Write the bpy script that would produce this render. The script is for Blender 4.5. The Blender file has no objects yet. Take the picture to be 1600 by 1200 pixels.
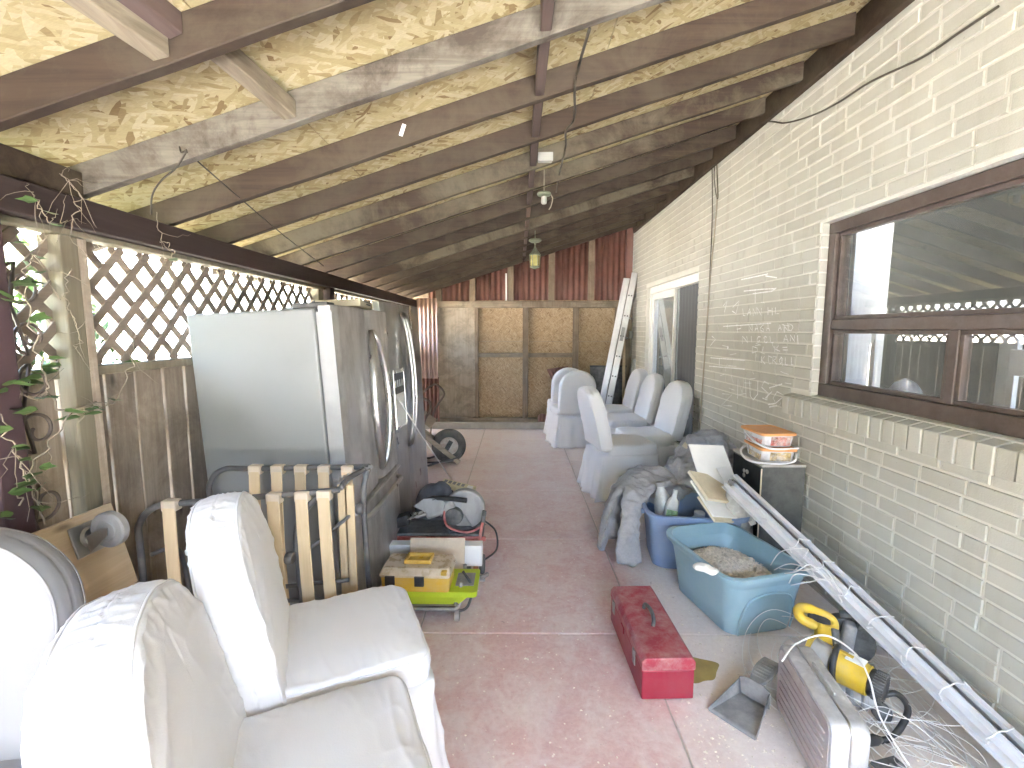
import bpy, math, random
from mathutils import Vector, Matrix, noise
random.seed(7)
R = math.radians
scene = bpy.context.scene
# ------------------------------------------------------------------ camera
FPX, CXP, CYP, CAM_H = 740.0, 800.0, 600.0, 1.5      # focal length in photo pixels (1600 wide)
PITCH = math.atan(83 / FPX); YAW = math.atan(8 / math.hypot(FPX, 83))
cam_d = bpy.data.cameras.new('camera'); cam = bpy.data.objects.new('camera', cam_d)
scene.collection.objects.link(cam); scene.camera = cam
cam_d.sensor_width = 36.0; cam_d.lens = 36.0 * FPX / 1600.0
cam_d.clip_start = 0.02; cam_d.clip_end = 500
cam.location = (0, 0, CAM_H); cam.rotation_euler = (math.pi / 2 - PITCH, 0, YAW)
# ------------------------------------------------------------------ sky, sun, exposure
SUN_EL, SUN_AZ = R(50), R(80)        # azimuth of the sun from +Y, clockwise seen from above
world = bpy.data.worlds.new('World'); scene.world = world; world.use_nodes = True
wn = world.node_tree.nodes; wl = world.node_tree.links
sky = wn.new('ShaderNodeTexSky'); sky.sky_type = 'NISHITA'; sky.sun_disc = False
sky.sun_elevation = SUN_EL; sky.sun_rotation = SUN_AZ
sky.dust_density = 4.0; sky.air_density = 1.0; sky.ozone_density = 1.0
hs = wn.new('ShaderNodeHueSaturation'); hs.inputs['Saturation'].default_value = 1.0
wl.new(sky.outputs[0], hs.inputs['Color']); wl.new(hs.outputs[0], wn['Background'].inputs[0])
wn['Background'].inputs[1].default_value = 0.08
sun_d = bpy.data.lights.new('sun', 'SUN'); sun_d.energy = 3.5; sun_d.angle = R(6); sun_d.color = (1, 0.98, 0.95)
sun = bpy.data.objects.new('sun', sun_d); scene.collection.objects.link(sun)
sdir = Vector((math.sin(SUN_AZ) * math.cos(SUN_EL), math.cos(SUN_AZ) * math.cos(SUN_EL), math.sin(SUN_EL)))
sun.rotation_euler = sdir.to_track_quat('Z', 'Y').to_euler(); sun.location = (8, 2, 9)
scene.view_settings.view_transform = 'Standard'; scene.view_settings.look = 'None'
scene.view_settings.gamma = 1.0; scene.view_settings.use_curve_mapping = False
scene.view_settings.exposure = 7.2
scene.cycles.use_denoising = True
scene.cycles.max_bounces = 10; scene.cycles.diffuse_bounces = 6; scene.cycles.glossy_bounces = 4
scene.cycles.transmission_bounces = 6; scene.cycles.transparent_max_bounces = 8
scene.cycles.caustics_reflective = False; scene.cycles.caustics_refractive = False
scene.cycles.sample_clamp_indirect = 8

# photo pixel -> point on a plane (distance always from the surface that is touched)
_fw = Vector((-math.sin(YAW) * math.cos(PITCH), math.cos(YAW) * math.cos(PITCH), -math.sin(PITCH)))
_rt = Vector((math.cos(YAW), math.sin(YAW), 0)); _up = _rt.cross(_fw); _C = Vector((0, 0, CAM_H))
def _ray(u, v): return _fw * FPX + _rt * (u - CXP) - _up * (v - CYP)
def PZ(u, v, z=0.0):
    d = _ray(u, v); return _C + d * ((z - CAM_H) / d.z)
def PX(u, v, x):
    d = _ray(u, v); return _C + d * (x / d.x)
def PY(u, v, y):
    d = _ray(u, v); return _C + d * (y / d.y)
def proj(p):
    d = Vector(p) - _C; w = d.dot(_fw)
    return (CXP + FPX * d.dot(_rt) / w, CYP - FPX * d.dot(_up) / w) if w > 0.05 else None

# ------------------------------------------------------------------ materials
def _nodes(name):
    m = bpy.data.materials.new(name); m.use_nodes = True
    nt = m.node_tree; b = nt.nodes['Principled BSDF']
    return m, nt, b
def _ramp(nt, stops, src=None):
    r = nt.nodes.new('ShaderNodeValToRGB'); e = r.color_ramp.elements
    while len(e) < len(stops): e.new(0.5)
    for i, (p, c) in enumerate(stops):
        e[i].position = p; e[i].color = (c, c, c, 1) if isinstance(c, (int, float)) else (*c, 1)
    if src: nt.links.new(src, r.inputs[0])
    return r
def _coord(nt, kind, scale=(1, 1, 1), rot=(0, 0, 0)):
    if kind == 'World':
        s = nt.nodes.new('ShaderNodeNewGeometry').outputs['Position']
    else:
        s = nt.nodes.new('ShaderNodeTexCoord').outputs[kind]
    mp = nt.nodes.new('ShaderNodeMapping'); mp.inputs['Scale'].default_value = scale; mp.inputs['Rotation'].default_value = rot
    nt.links.new(s, mp.inputs[0]); return mp.outputs[0]
def _noise(nt, co, scale, detail=6, rough=0.6, dist=0.0):
    n = nt.nodes.new('ShaderNodeTexNoise'); n.inputs['Scale'].default_value = scale
    n.inputs['Detail'].default_value = detail; n.inputs['Roughness'].default_value = rough; n.inputs['Distortion'].default_value = dist
    nt.links.new(co, n.inputs['Vector']); return n
def _mix(nt, a, b, fac, mode='MIX'):
    m = nt.nodes.new('ShaderNodeMix'); m.data_type = 'RGBA'; m.blend_type = mode
    for sock, val in ((m.inputs[0], fac), (m.inputs[6], a), (m.inputs[7], b)):
        if hasattr(val, 'is_linked') or hasattr(val, 'links'): nt.links.new(val, sock)
        elif isinstance(val, (int, float)): sock.default_value = val
        else: sock.default_value = (*val, 1)
    return m.outputs[2]
def _bump(nt, b, h, strength=0.3, dist=0.01):
    bp = nt.nodes.new('ShaderNodeBump'); bp.inputs['Strength'].default_value = strength; bp.inputs['Distance'].default_value = dist
    nt.links.new(h, bp.inputs['Height']); nt.links.new(bp.outputs[0], b.inputs['Normal'])
def plain(name, col, rough=0.6, metal=0.0, var=0.15, scale=12, bump=0.0, dirt=None, dirt_amt=0.5, dirt_scale=4, spec=0.5, coord='Object'):
    """a colour with uneven tone, optional shaped dirt and fine relief"""
    m, nt, b = _nodes(name); co = _coord(nt, coord)
    n = _noise(nt, co, scale)
    lo = tuple(c * (1 - var) for c in col); hi = tuple(min(1, c * (1 + var * 0.6)) for c in col)
    c = _ramp(nt, [(0.3, lo), (0.7, hi)], n.outputs[0]).outputs[0]
    if dirt:
        n2 = _noise(nt, co, dirt_scale, 8, 0.72)
        k = _ramp(nt, [(0.5 - 0.1, 0.0), (0.72, dirt_amt)], n2.outputs[0]).outputs[0]
        c = _mix(nt, c, dirt, k)
    nt.links.new(c, b.inputs['Base Color'])
    b.inputs['Metallic'].default_value = metal; b.inputs['Specular IOR Level'].default_value = spec
    rr = _ramp(nt, [(0.3, max(0.03, rough - 0.1)), (0.7, min(1, rough + 0.1))], n.outputs[0])
    nt.links.new(rr.outputs[0], b.inputs['Roughness'])
    if bump: _bump(nt, b, n.outputs[0], bump, 0.004)
    return m
def wood(name, dark, light, axis=2, grain=26, rough=0.75, coord='World', stain=None, stain_amt=0.6, stain_scale=2.5, knots=True, rnd=0.18):
    """timber with grain along one axis, knots, and a shaped stain or worn paint over it"""
    m, nt, b = _nodes(name)
    sc = [grain, grain, grain]; sc[axis] = grain * 0.05
    co = _coord(nt, coord, tuple(sc)); co1 = _coord(nt, coord)
    n = _noise(nt, co, 1.0, 8, 0.65, 1.2)
    mid = tuple((a + c) / 2 for a, c in zip(dark, light))
    c = _ramp(nt, [(0.28, dark), (0.5, mid), (0.72, light)], n.outputs[0]).outputs[0]
    if knots:
        sk = [9, 9, 9]; sk[axis] = 3.2
        vo = nt.nodes.new('ShaderNodeTexVoronoi'); vo.inputs['Scale'].default_value = 1.0
        nt.links.new(_coord(nt, coord, tuple(sk)), vo.inputs['Vector'])
        k = _ramp(nt, [(0.05, 0.75), (0.13, 0.0)], vo.outputs['Distance']).outputs[0]
        c = _mix(nt, c, tuple(x * 0.35 for x in dark), k)
    if stain:
        n2 = _noise(nt, co1, stain_scale, 9, 0.72, 0.4)
        k2 = _ramp(nt, [(0.44, 0.0), (0.6, stain_amt)], n2.outputs[0]).outputs[0]
        c = _mix(nt, c, stain, k2)
    oi = nt.nodes.new('ShaderNodeObjectInfo')
    rv = _ramp(nt, [(0, 1 - rnd), (1, 1 + rnd * 0.4)], oi.outputs['Random']).outputs[0]
    c = _mix(nt, c, rv, 1.0, 'MULTIPLY')
    nt.links.new(c, b.inputs['Base Color']); b.inputs['Roughness'].default_value = rough; b.inputs['Specular IOR Level'].default_value = 0.25
    _bump(nt, b, n.outputs[0], 0.35, 0.003)
    return m
def osb(name, cols, coord='World', rot=(0, 0, 0), scale=1.0, stain=None):
    """oriented strand board: long flakes lying over each other at different angles"""
    m, nt, b = _nodes(name); base = _coord(nt, coord, (1, 1, 1), rot); col = hgt = None
    for i, (ang, thr) in enumerate(((0.15, 0), (1.35, 0.45), (-0.75, 0.5), (0.75, 0.6), (2.3, 0.72))):
        wob = _noise(nt, base, 7.0 * scale + i, 1)
        ad = nt.nodes.new('ShaderNodeVectorMath'); ad.operation = 'MULTIPLY_ADD'
        nt.links.new(wob.outputs['Color'], ad.inputs[0]); ad.inputs[1].default_value = (0.035 / scale, 0.035 / scale, 0.0); nt.links.new(base, ad.inputs[2])
        m0 = nt.nodes.new('ShaderNodeMapping'); m0.inputs['Rotation'].default_value = (0, 0, ang); m0.inputs['Location'].default_value = (i * 3.1, i * 1.7, 0); nt.links.new(ad.outputs[0], m0.inputs[0])
        mp = nt.nodes.new('ShaderNodeMapping'); mp.inputs['Scale'].default_value = (9.5 * scale, 40 * scale, 1); nt.links.new(m0.outputs[0], mp.inputs[0])
        v = nt.nodes.new('ShaderNodeTexVoronoi'); v.inputs['Scale'].default_value = 1; v.voronoi_dimensions = '2D'
        nt.links.new(mp.outputs[0], v.inputs['Vector'])
        sep = nt.nodes.new('ShaderNodeSeparateColor'); nt.links.new(v.outputs['Color'], sep.inputs[0])
        c = _ramp(nt, [(0.0, cols[0]), (0.14, cols[1]), (0.55, cols[2]), (1.0, cols[3])], sep.outputs[0]).outputs[0]
        if col is None: col, hgt = c, sep.outputs[1]
        else:
            k = _ramp(nt, [(thr, 0), (thr + 0.02, 1)], sep.outputs[1]).outputs[0]
            col = _mix(nt, col, c, k); hgt = _mix(nt, hgt, sep.outputs[2], k)
    fine = _noise(nt, _coord(nt, coord, (30, 90, 30), rot), 2.0, 5, 0.7)
    col = _mix(nt, col, _ramp(nt, [(0.3, 0.86), (0.7, 1.08)], fine.outputs[0]).outputs[0], 1.0, 'MULTIPLY')
    big = _ramp(nt, [(0.3, 0.88), (0.7, 1.05)], _noise(nt, base, 1.3, 3).outputs[0]).outputs[0]
    col = _mix(nt, col, big, 1.0, 'MULTIPLY')
    nt.links.new(col, b.inputs['Base Color']); b.inputs['Roughness'].default_value = 0.7; b.inputs['Specular IOR Level'].default_value = 0.25
    _bump(nt, b, hgt, 0.3, 0.003)
    return m
def cloth(name, col, wr=6.0, strength=0.35, rough=0.9, fleck=None):
    m, nt, b = _nodes(name); co = _coord(nt, 'Object')
    n = _noise(nt, _coord(nt, 'Object', (1, 1, 0.55)), wr * 0.5, 2, 0.4, 0.5); n2 = _noise(nt, co, 260, 2)
    if fleck:
        c = _ramp(nt, [(0.35, fleck), (0.62, col)], _noise(nt, co, 70, 4, 0.8).outputs[0]).outputs[0]
    else:
        c = _ramp(nt, [(0.2, tuple(x * 0.95 for x in col)), (0.7, col)], _noise(nt, co, 4, 5).outputs[0]).outputs[0]
    nt.links.new(c, b.inputs['Base Color']); b.inputs['Roughness'].default_value = rough
    b.inputs['Specular IOR Level'].default_value = 0.2
    if 'Sheen Weight' in b.inputs: b.inputs['Sheen Weight'].default_value = 0.15
    ad = nt.nodes.new('ShaderNodeMath'); ad.operation = 'MULTIPLY_ADD'; ad.inputs[1].default_value = 0.06
    nt.links.new(n2.outputs[0], ad.inputs[0]); nt.links.new(n.outputs[0], ad.inputs[2])
    _bump(nt, b, ad.outputs[0], strength, 0.02)
    return m
def steel(name, col=(0.5, 0.5, 0.5), rough=0.32, brush=(3, 3, 160), smudge=(0.25, 0.23, 0.21), amt=0.5, metal=1.0):
    m, nt, b = _nodes(name)
    n = _noise(nt, _coord(nt, 'Object', brush), 1.0, 3); s = _noise(nt, _coord(nt, 'Object', (2.0, 2.0, 0.8)), 2.2, 7, 0.7)
    c = _ramp(nt, [(0.3, tuple(x * 0.9 for x in col)), (0.7, col)], n.outputs[0]).outputs[0]
    k = _ramp(nt, [(0.42, 0), (0.68, amt)], s.outputs[0]).outputs[0]
    nt.links.new(_mix(nt, c, smudge, k), b.inputs['Base Color']); b.inputs['Metallic'].default_value = metal
    nt.links.new(_ramp(nt, [(0.3, rough * 0.8), (0.7, min(1, rough * 1.7))], s.outputs[0]).outputs[0], b.inputs['Roughness'])
    return m
M = {}
# the red painted slab: worn paint, dust trodden in, bare and grey towards the back
def floor_mat():
    m, nt, b = _nodes('red_painted_concrete')
    co = _coord(nt, 'World'); n1 = _noise(nt, co, 2.6, 10, 0.7, 0.6); n2 = _noise(nt, co, 40, 6, 0.7); n3 = _noise(nt, co, 0.8, 4, 0.6)
    n4 = _noise(nt, co, 9, 9, 0.75, 0.8)
    red = _ramp(nt, [(0.3, (0.56, 0.34, 0.325)), (0.7, (0.67, 0.46, 0.44))], n2.outputs[0]).outputs[0]
    dust = _ramp(nt, [(0.3, (0.70, 0.63, 0.595)), (0.7, (0.79, 0.735, 0.70))], n2.outputs[0]).outputs[0]
    sx = nt.nodes.new('ShaderNodeSeparateXYZ'); nt.links.new(co, sx.inputs[0])
    def lin(src, a, c, lo, hi):
        r = nt.nodes.new('ShaderNodeMapRange'); r.inputs[1].default_value = a; r.inputs[2].default_value = c
        r.inputs[3].default_value = lo; r.inputs[4].default_value = hi; nt.links.new(src, r.inputs[0]); return r.outputs[0]
    def add(a, c):
        q = nt.nodes.new('ShaderNodeMath'); q.operation = 'ADD'
        for i, s in enumerate((a, c)):
            if isinstance(s, float): q.inputs[i].default_value = s
            else: nt.links.new(s, q.inputs[i])
        return q.outputs[0]
    wear = add(add(lin(sx.outputs[1], 3.0, 6.8, 0.0, 0.34), lin(sx.outputs[0], 0.55, 0.9, 0.0, 0.42)), add(lin(n1.outputs[0], 0, 1, -0.35, 0.45), lin(n4.outputs[0], 0, 1, -0.32, 0.4)))
    k = _ramp(nt, [(-0.05, 0.10), (0.14, 0.5), (0.42, 0.97)], wear).outputs[0]
    c = _mix(nt, red, dust, k)
    sp = _ramp(nt, [(0.66, 0.0), (0.72, 0.7)], _noise(nt, co, 75, 3, 0.6).outputs[0]).outputs[0]
    c = _mix(nt, c, (0.55, 0.5, 0.46), sp)
    ch = _ramp(nt, [(0.60, 0.0), (0.64, 0.8)], _noise(nt, co, 30, 10, 0.85, 1.0).outputs[0]).outputs[0]
    c = _mix(nt, c, (0.70, 0.64, 0.60), ch)
    dk = _ramp(nt, [(0.64, 0.0), (0.70, 0.55)], _noise(nt, co, 34, 6, 0.75, 0.5).outputs[0]).outputs[0]
    c = _mix(nt, c, (0.26, 0.17, 0.155), dk)
    scf = _ramp(nt, [(0.66, 0.0), (0.70, 0.5)], _noise(nt, _coord(nt, 'World', (3, 26, 1), (0, 0, 0.5)), 2.0, 5, 0.7).outputs[0]).outputs[0]
    c = _mix(nt, c, (0.72, 0.67, 0.63), scf)
    nt.links.new(c, b.inputs['Base Color'])
    nt.links.new(_ramp(nt, [(0.3, 0.5), (0.7, 0.85)], n1.outputs[0]).outputs[0], b.inputs['Roughness'])
    b.inputs['Specular IOR Level'].default_value = 0.3
    _bump(nt, b, n2.outputs[0], 0.25, 0.003); return m
M['floor'] = floor_mat()
M['joint'] = plain('joint_dust', (0.5, 0.45, 0.4), 0.95, scale=40, coord='World')
M['earth'] = plain('yard_ground', (0.30, 0.28, 0.24), 0.95, scale=3, bump=0.4, dirt=(0.10, 0.14, 0.05), dirt_amt=0.7, dirt_scale=0.6, coord='World')
def brick_mat(name, lo, hi, spot):
    m, nt, b = _nodes(name); co = _coord(nt, 'World'); oi = nt.nodes.new('ShaderNodeObjectInfo')
    n = _noise(nt, co, 160, 4, 0.7); n2 = _noise(nt, co, 1.6, 7, 0.65); n3 = _noise(nt, _coord(nt, 'World', (6, 6, 0.8)), 1.4, 6, 0.7)
    c = _ramp(nt, [(0.25, lo), (0.75, hi)], n2.outputs[0]).outputs[0]
    c = _mix(nt, c, _ramp(nt, [(0, 0.93), (1, 1.04)], oi.outputs['Random']).outputs[0], 1.0, 'MULTIPLY')
    c = _mix(nt, c, spot, _ramp(nt, [(0.55, 0.0), (0.78, 0.4)], n3.outputs[0]).outputs[0])
    c = _mix(nt, c, (0.2, 0.17, 0.13), _ramp(nt, [(0.73, 0.0), (0.77, 0.5)], _noise(nt, co, 60, 2).outputs[0]).outputs[0])
    nt.links.new(c, b.inputs['Base Color']); b.inputs['Roughness'].default_value = 0.8; b.inputs['Specular IOR Level'].default_value = 0.25
    _bump(nt, b, n.outputs[0], 0.5, 0.004); return m
M['brick'] = brick_mat('painted_beige_brick', (0.47, 0.46, 0.40), (0.555, 0.545, 0.485), (0.36, 0.325, 0.26))
M['mortar'] = brick_mat('painted_cream_mortar', (0.66, 0.645, 0.575), (0.73, 0.715, 0.65), (0.52, 0.48, 0.40))
M['chalk'] = plain('white_chalk', (0.90, 0.89, 0.86), 0.95, var=0.3, scale=90)
BR_D, BR_L = (0.030, 0.020, 0.014), (0.074, 0.050, 0.034)
M['rafter'] = wood('brown_painted_rafter', BR_D, BR_L, 0, 22, 0.7, stain=(0.10, 0.082, 0.056), stain_amt=0.5, stain_scale=3.2, knots=False)
M['rafter_bare'] = wood('weathered_grey_rafter', (0.115, 0.10, 0.077), (0.24, 0.215, 0.17), 0, 24, 0.8, stain=(0.06, 0.045, 0.034), stain_amt=0.85, stain_scale=3.0, knots=False)
M['rafter_mix'] = wood('patchy_brown_rafter', BR_D, BR_L, 0, 22, 0.75, stain=(0.16, 0.14, 0.095), stain_amt=0.7, stain_scale=2.2, knots=False)
M['beam'] = wood('brown_painted_beam', (0.050, 0.034, 0.031), (0.072, 0.05, 0.046), 1, 20, 0.6, knots=False)
M['block'] = wood('brown_painted_block', (0.09, 0.062, 0.054), (0.13, 0.093, 0.08), 1, 22, 0.7, knots=False)
M['greywood'] = wood('bare_grey_timber', (0.16, 0.125, 0.085), (0.33, 0.28, 0.20), 1, 26, 0.85, knots=False)
M['osb_roof'] = osb('roof_strand_board', ((0.24, 0.16, 0.07), (0.42, 0.34, 0.17), (0.50, 0.42, 0.23), (0.585, 0.515, 0.32)), stain=None, scale=1.45)
M['osb_wall'] = osb('wall_strand_board', ((0.27, 0.18, 0.10), (0.38, 0.265, 0.155), (0.45, 0.33, 0.20), (0.53, 0.41, 0.275)), rot=(R(90), 0, 0), scale=2.4)
M['mouldy'] = wood('mould_stained_plywood', (0.31, 0.255, 0.195), (0.47, 0.41, 0.33), 2, 14, 0.85, stain=(0.17, 0.14, 0.105), stain_amt=0.55, stain_scale=5.5, knots=False)
M['stud'] = wood('dusty_stud', (0.20, 0.15, 0.105), (0.33, 0.265, 0.195), 2, 24, 0.85, stain=(0.12, 0.085, 0.06), stain_amt=0.5, knots=False)
M['header'] = wood('dusty_header', (0.21, 0.17, 0.12), (0.36, 0.30, 0.225), 0, 24, 0.85, stain=(0.10, 0.08, 0.06), stain_amt=0.6, knots=False)
M['corr'] = plain('red_brown_corrugated_sheet', (0.23, 0.105, 0.085), 0.5, var=0.3, scale=5, dirt=(0.22, 0.14, 0.11), dirt_amt=0.5)
M['corr_pale'] = plain('faded_pink_corrugated_sheet', (0.46, 0.33, 0.30), 0.45, var=0.15, scale=5)
M['bounce_drive'] = plain('grey_bounce_concrete', (0.45, 0.455, 0.46), 0.9, scale=9, coord='World')
M['kerb'] = plain('pale_concrete', (0.46, 0.43, 0.38), 0.9, scale=9, bump=0.4, dirt=(0.28, 0.25, 0.21), coord='World')
M['fence'] = wood('weathered_fence_board', (0.34, 0.275, 0.21), (0.54, 0.455, 0.36), 2, 30, 0.85, stain=(0.20, 0.15, 0.11), stain_amt=0.5, stain_scale=4, rnd=0.35)
M['treated'] = wood('pale_treated_post', (0.21, 0.185, 0.125), (0.34, 0.30, 0.215), 2, 22, 0.8, knots=False, stain=(0.30, 0.24, 0.17), stain_amt=0.5, stain_scale=3)
M['lattice'] = wood('brown_lattice', (0.25, 0.20, 0.155), (0.37, 0.30, 0.24), 1, 22, 0.85, knots=False, rnd=0.3)
M['iron'] = plain('brown_painted_iron', (0.085, 0.048, 0.052), 0.45, var=0.2, scale=20, bump=0.15)
M['iron_pink'] = plain('faded_iron', (0.28, 0.2, 0.19), 0.6, var=0.2, scale=20)
M['scroll'] = plain('dull_scroll_iron', (0.15, 0.115, 0.095), 0.6, var=0.2, scale=20)
M['vine'] = plain('dry_vine', (0.27, 0.225, 0.165), 0.9, scale=30)
M['leaf'] = plain('green_leaf', (0.075, 0.13, 0.035), 0.6, scale=20, var=0.4)
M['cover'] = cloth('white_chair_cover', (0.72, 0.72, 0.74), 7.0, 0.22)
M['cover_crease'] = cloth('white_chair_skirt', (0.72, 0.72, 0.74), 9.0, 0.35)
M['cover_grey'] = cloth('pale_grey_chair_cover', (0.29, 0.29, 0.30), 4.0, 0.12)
M['cover_worn'] = cloth('worn_white_chair_cover', (0.67, 0.67, 0.69), 7.0, 0.35)
M['blanket'] = cloth('grey_moving_blanket', (0.36, 0.36, 0.375), 9.0, 0.6, fleck=(0.315, 0.315, 0.33))
M['fr_side'] = plain('textured_grey_fridge_side', (0.24, 0.245, 0.24), 0.45, var=0.07, scale=3, bump=0.08, dirt=(0.25, 0.25, 0.245), dirt_amt=0.5, dirt_scale=5)
M['steel'] = steel('smudged_stainless', (0.68, 0.67, 0.655), 0.45, (150, 3, 3), amt=0.55)
M['steel2'] = steel('clean_stainless', (0.47, 0.475, 0.475), 0.28, (150, 3, 3), amt=0.25)
M['chrome'] = steel('satin_handle', (0.66, 0.655, 0.64), 0.25, (4, 4, 4), amt=0.25)
M['gasket'] = plain('pale_gasket', (0.36, 0.36, 0.355), 0.5, var=0.1)
M['black'] = plain('black_plastic', (0.022, 0.022, 0.024), 0.45, var=0.3, scale=15, dirt=(0.12, 0.115, 0.11), dirt_amt=0.5, dirt_scale=9)
M['grey_tube'] = plain('grey_painted_tube', (0.085, 0.085, 0.088), 0.4, var=0.25, scale=25, dirt=(0.2, 0.18, 0.16), dirt_amt=0.5, dirt_scale=14)
M['slat'] = wood('birch_slat', (0.54, 0.41, 0.25), (0.66, 0.53, 0.35), 2, 18, 0.55, coord='Object', knots=False)
M['slat_cap'] = plain('slat_holder', (0.62, 0.52, 0.40), 0.6)
M['ply'] = wood('pine_dolly_board', (0.44, 0.34, 0.22), (0.58, 0.47, 0.33), 1, 16, 0.7, coord='Object')
M['zinc'] = steel('zinc_plate', (0.45, 0.445, 0.43), 0.45, (6, 6, 6), amt=0.5)
M['rubber_grey'] = plain('grey_rubber', (0.30, 0.29, 0.28), 0.6, var=0.2)
M['rubber'] = plain('dusty_tyre', (0.10, 0.098, 0.094), 0.85, var=0.3, scale=15, dirt=(0.22, 0.21, 0.19), dirt_amt=0.7, dirt_scale=7)
M['rim'] = plain('rusted_white_rim', (0.70, 0.68, 0.64), 0.5, var=0.1, dirt=(0.36, 0.18, 0.08), dirt_amt=0.9, dirt_scale=8)
M['barrow_red'] = plain('faded_red_metal', (0.36, 0.09, 0.085), 0.5, var=0.25, dirt=(0.4, 0.3, 0.27), dirt_amt=0.6, dirt_scale=10)
M['barrow_wood'] = wood('weathered_handle', (0.28, 0.235, 0.18), (0.45, 0.395, 0.32), 0, 26, 0.85, coord='Object', knots=False)
M['tool_yellow'] = plain('scuffed_yellow_plastic', (0.62, 0.42, 0.03), 0.45, var=0.15, dirt=(0.35, 0.3, 0.2), dirt_amt=0.5, dirt_scale=14)
M['amber'] = plain('amber_plastic', (0.60, 0.37, 0.035), 0.35, var=0.1, dirt=(0.5, 0.42, 0.3), dirt_amt=0.4, dirt_scale=16)
M['lid_dusty'] = plain('dusty_clear_lid', (0.56, 0.45, 0.30), 0.3, var=0.2, scale=18, dirt=(0.62, 0.58, 0.54), dirt_amt=0.8, dirt_scale=9)
M['lime'] = plain('lime_green_plastic', (0.44, 0.56, 0.03), 0.4, var=0.1)
M['white'] = plain('white_card', (0.80, 0.80, 0.79), 0.6, var=0.04)
M['paper'] = plain('white_paper', (0.80, 0.79, 0.76), 0.8, var=0.05)
M['card'] = plain('tan_hardboard', (0.60, 0.50, 0.38), 0.8, var=0.08, scale=40)
M['foam'] = plain('cream_board', (0.68, 0.59, 0.43), 0.8, var=0.08, scale=40)
M['orange'] = plain('orange_painted_stand', (0.55, 0.17, 0.05), 0.5, var=0.2, dirt=(0.45, 0.35, 0.3), dirt_amt=0.5, dirt_scale=12)
M['saw_red'] = plain('dusty_red_steel', (0.42, 0.085, 0.075), 0.5, var=0.2, dirt=(0.5, 0.4, 0.37), dirt_amt=0.6, dirt_scale=14)
M['saw_grey'] = steel('dusty_cast_metal', (0.46, 0.46, 0.455), 0.5, (9, 9, 9), smudge=(0.3, 0.29, 0.28), amt=0.7, metal=0.5)
M['dark_grey'] = plain('dusty_dark_grey_plastic', (0.075, 0.078, 0.08), 0.55, var=0.3, dirt=(0.25, 0.245, 0.24), dirt_amt=0.6, dirt_scale=12)
M['bag'] = plain('charcoal_nylon', (0.12, 0.12, 0.13), 0.8, var=0.3, scale=8, bump=0.4, dirt=(0.22, 0.22, 0.22), dirt_amt=0.5)
M['cream'] = plain('yellowed_cream_plastic', (0.68, 0.63, 0.40), 0.45, var=0.12, scale=20)
M['red_box'] = plain('dusty_red_toolbox', (0.31, 0.016, 0.042), 0.38, var=0.12, scale=6, dirt=(0.26, 0.10, 0.10), dirt_amt=0.4, dirt_scale=11)
M['red_top'] = plain('worn_red_lid', (0.34, 0.032, 0.055), 0.45, var=0.15, scale=6, dirt=(0.42, 0.33, 0.31), dirt_amt=0.8, dirt_scale=13)
M['tub_light'] = plain('light_blue_plastic', (0.26, 0.41, 0.485), 0.4, var=0.06, scale=3, dirt=(0.38, 0.46, 0.49), dirt_amt=0.4, dirt_scale=6)
M['tub_dark'] = plain('periwinkle_blue_plastic', (0.21, 0.30, 0.48), 0.45, var=0.08, scale=3, dirt=(0.29, 0.34, 0.43), dirt_amt=0.5, dirt_scale=7)
M['sawdust'] = plain('wood_shavings', (0.78, 0.71, 0.62), 0.95, var=0.35, scale=60, bump=1.0)
M['jug'] = plain('dirty_clear_jug', (0.50, 0.51, 0.50), 0.3, var=0.25, scale=9, dirt=(0.3, 0.3, 0.29), dirt_amt=0.5, dirt_scale=8)
M['green_label'] = plain('green_label', (0.22, 0.33, 0.16), 0.6, var=0.7, scale=45)
M['speaker_top'] = plain('dusty_laminate', (0.40, 0.37, 0.33), 0.6, var=0.15)
M['speaker_side'] = plain('dusty_black_laminate', (0.075, 0.073, 0.068), 0.55, var=0.3, scale=7, dirt=(0.15, 0.15, 0.135), dirt_amt=0.7, dirt_scale=7)
M['speaker_face'] = plain('black_gloss', (0.012, 0.012, 0.013), 0.55, var=0.3, spec=0.2)
M['lid_orange'] = plain('orange_lid', (0.72, 0.30, 0.075), 0.4, var=0.12, dirt=(0.7, 0.5, 0.35), dirt_amt=0.4, dirt_scale=9)
M['box_clear'] = plain('cloudy_food_tub', (0.60, 0.60, 0.62), 0.3, var=0.12, scale=20)
M['food'] = plain('mixed_contents', (0.5, 0.36, 0.14), 0.7, var=0.8, scale=45, dirt=(0.75, 0.74, 0.72), dirt_amt=0.9, dirt_scale=25)
M['food2'] = plain('red_and_green_print', (0.5, 0.11, 0.08), 0.6, var=0.8, scale=45, dirt=(0.7, 0.72, 0.66), dirt_amt=0.95, dirt_scale=30)
M['track'] = plain('white_coated_track', (0.58, 0.58, 0.60), 0.35, var=0.08, scale=8, dirt=(0.5, 0.49, 0.47), dirt_amt=0.4, dirt_scale=10)
M['track_alu'] = steel('aluminium_track', (0.55, 0.55, 0.56), 0.35, (5, 5, 5), amt=0.3)
M['wire'] = plain('white_wire', (0.74, 0.73, 0.72), 0.5, var=0.05)
M['alu'] = steel('battered_aluminium', (0.68, 0.68, 0.69), 0.42, (8, 8, 8), smudge=(0.30, 0.29, 0.29), amt=0.8, metal=0.45)
M['alu_side'] = plain('reflection_tinted_aluminium', (0.56, 0.53, 0.52), 0.45, metal=0.35, var=0.2, scale=6, dirt=(0.36, 0.20, 0.19), dirt_amt=0.65, dirt_scale=5, bump=0.2)  # reddish patches are a reflection painted into the metal colour
M['ladder'] = steel('ladder_aluminium', (0.74, 0.74, 0.73), 0.42, (4, 4, 4), smudge=(0.5, 0.5, 0.49), amt=0.4, metal=0.7)
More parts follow.
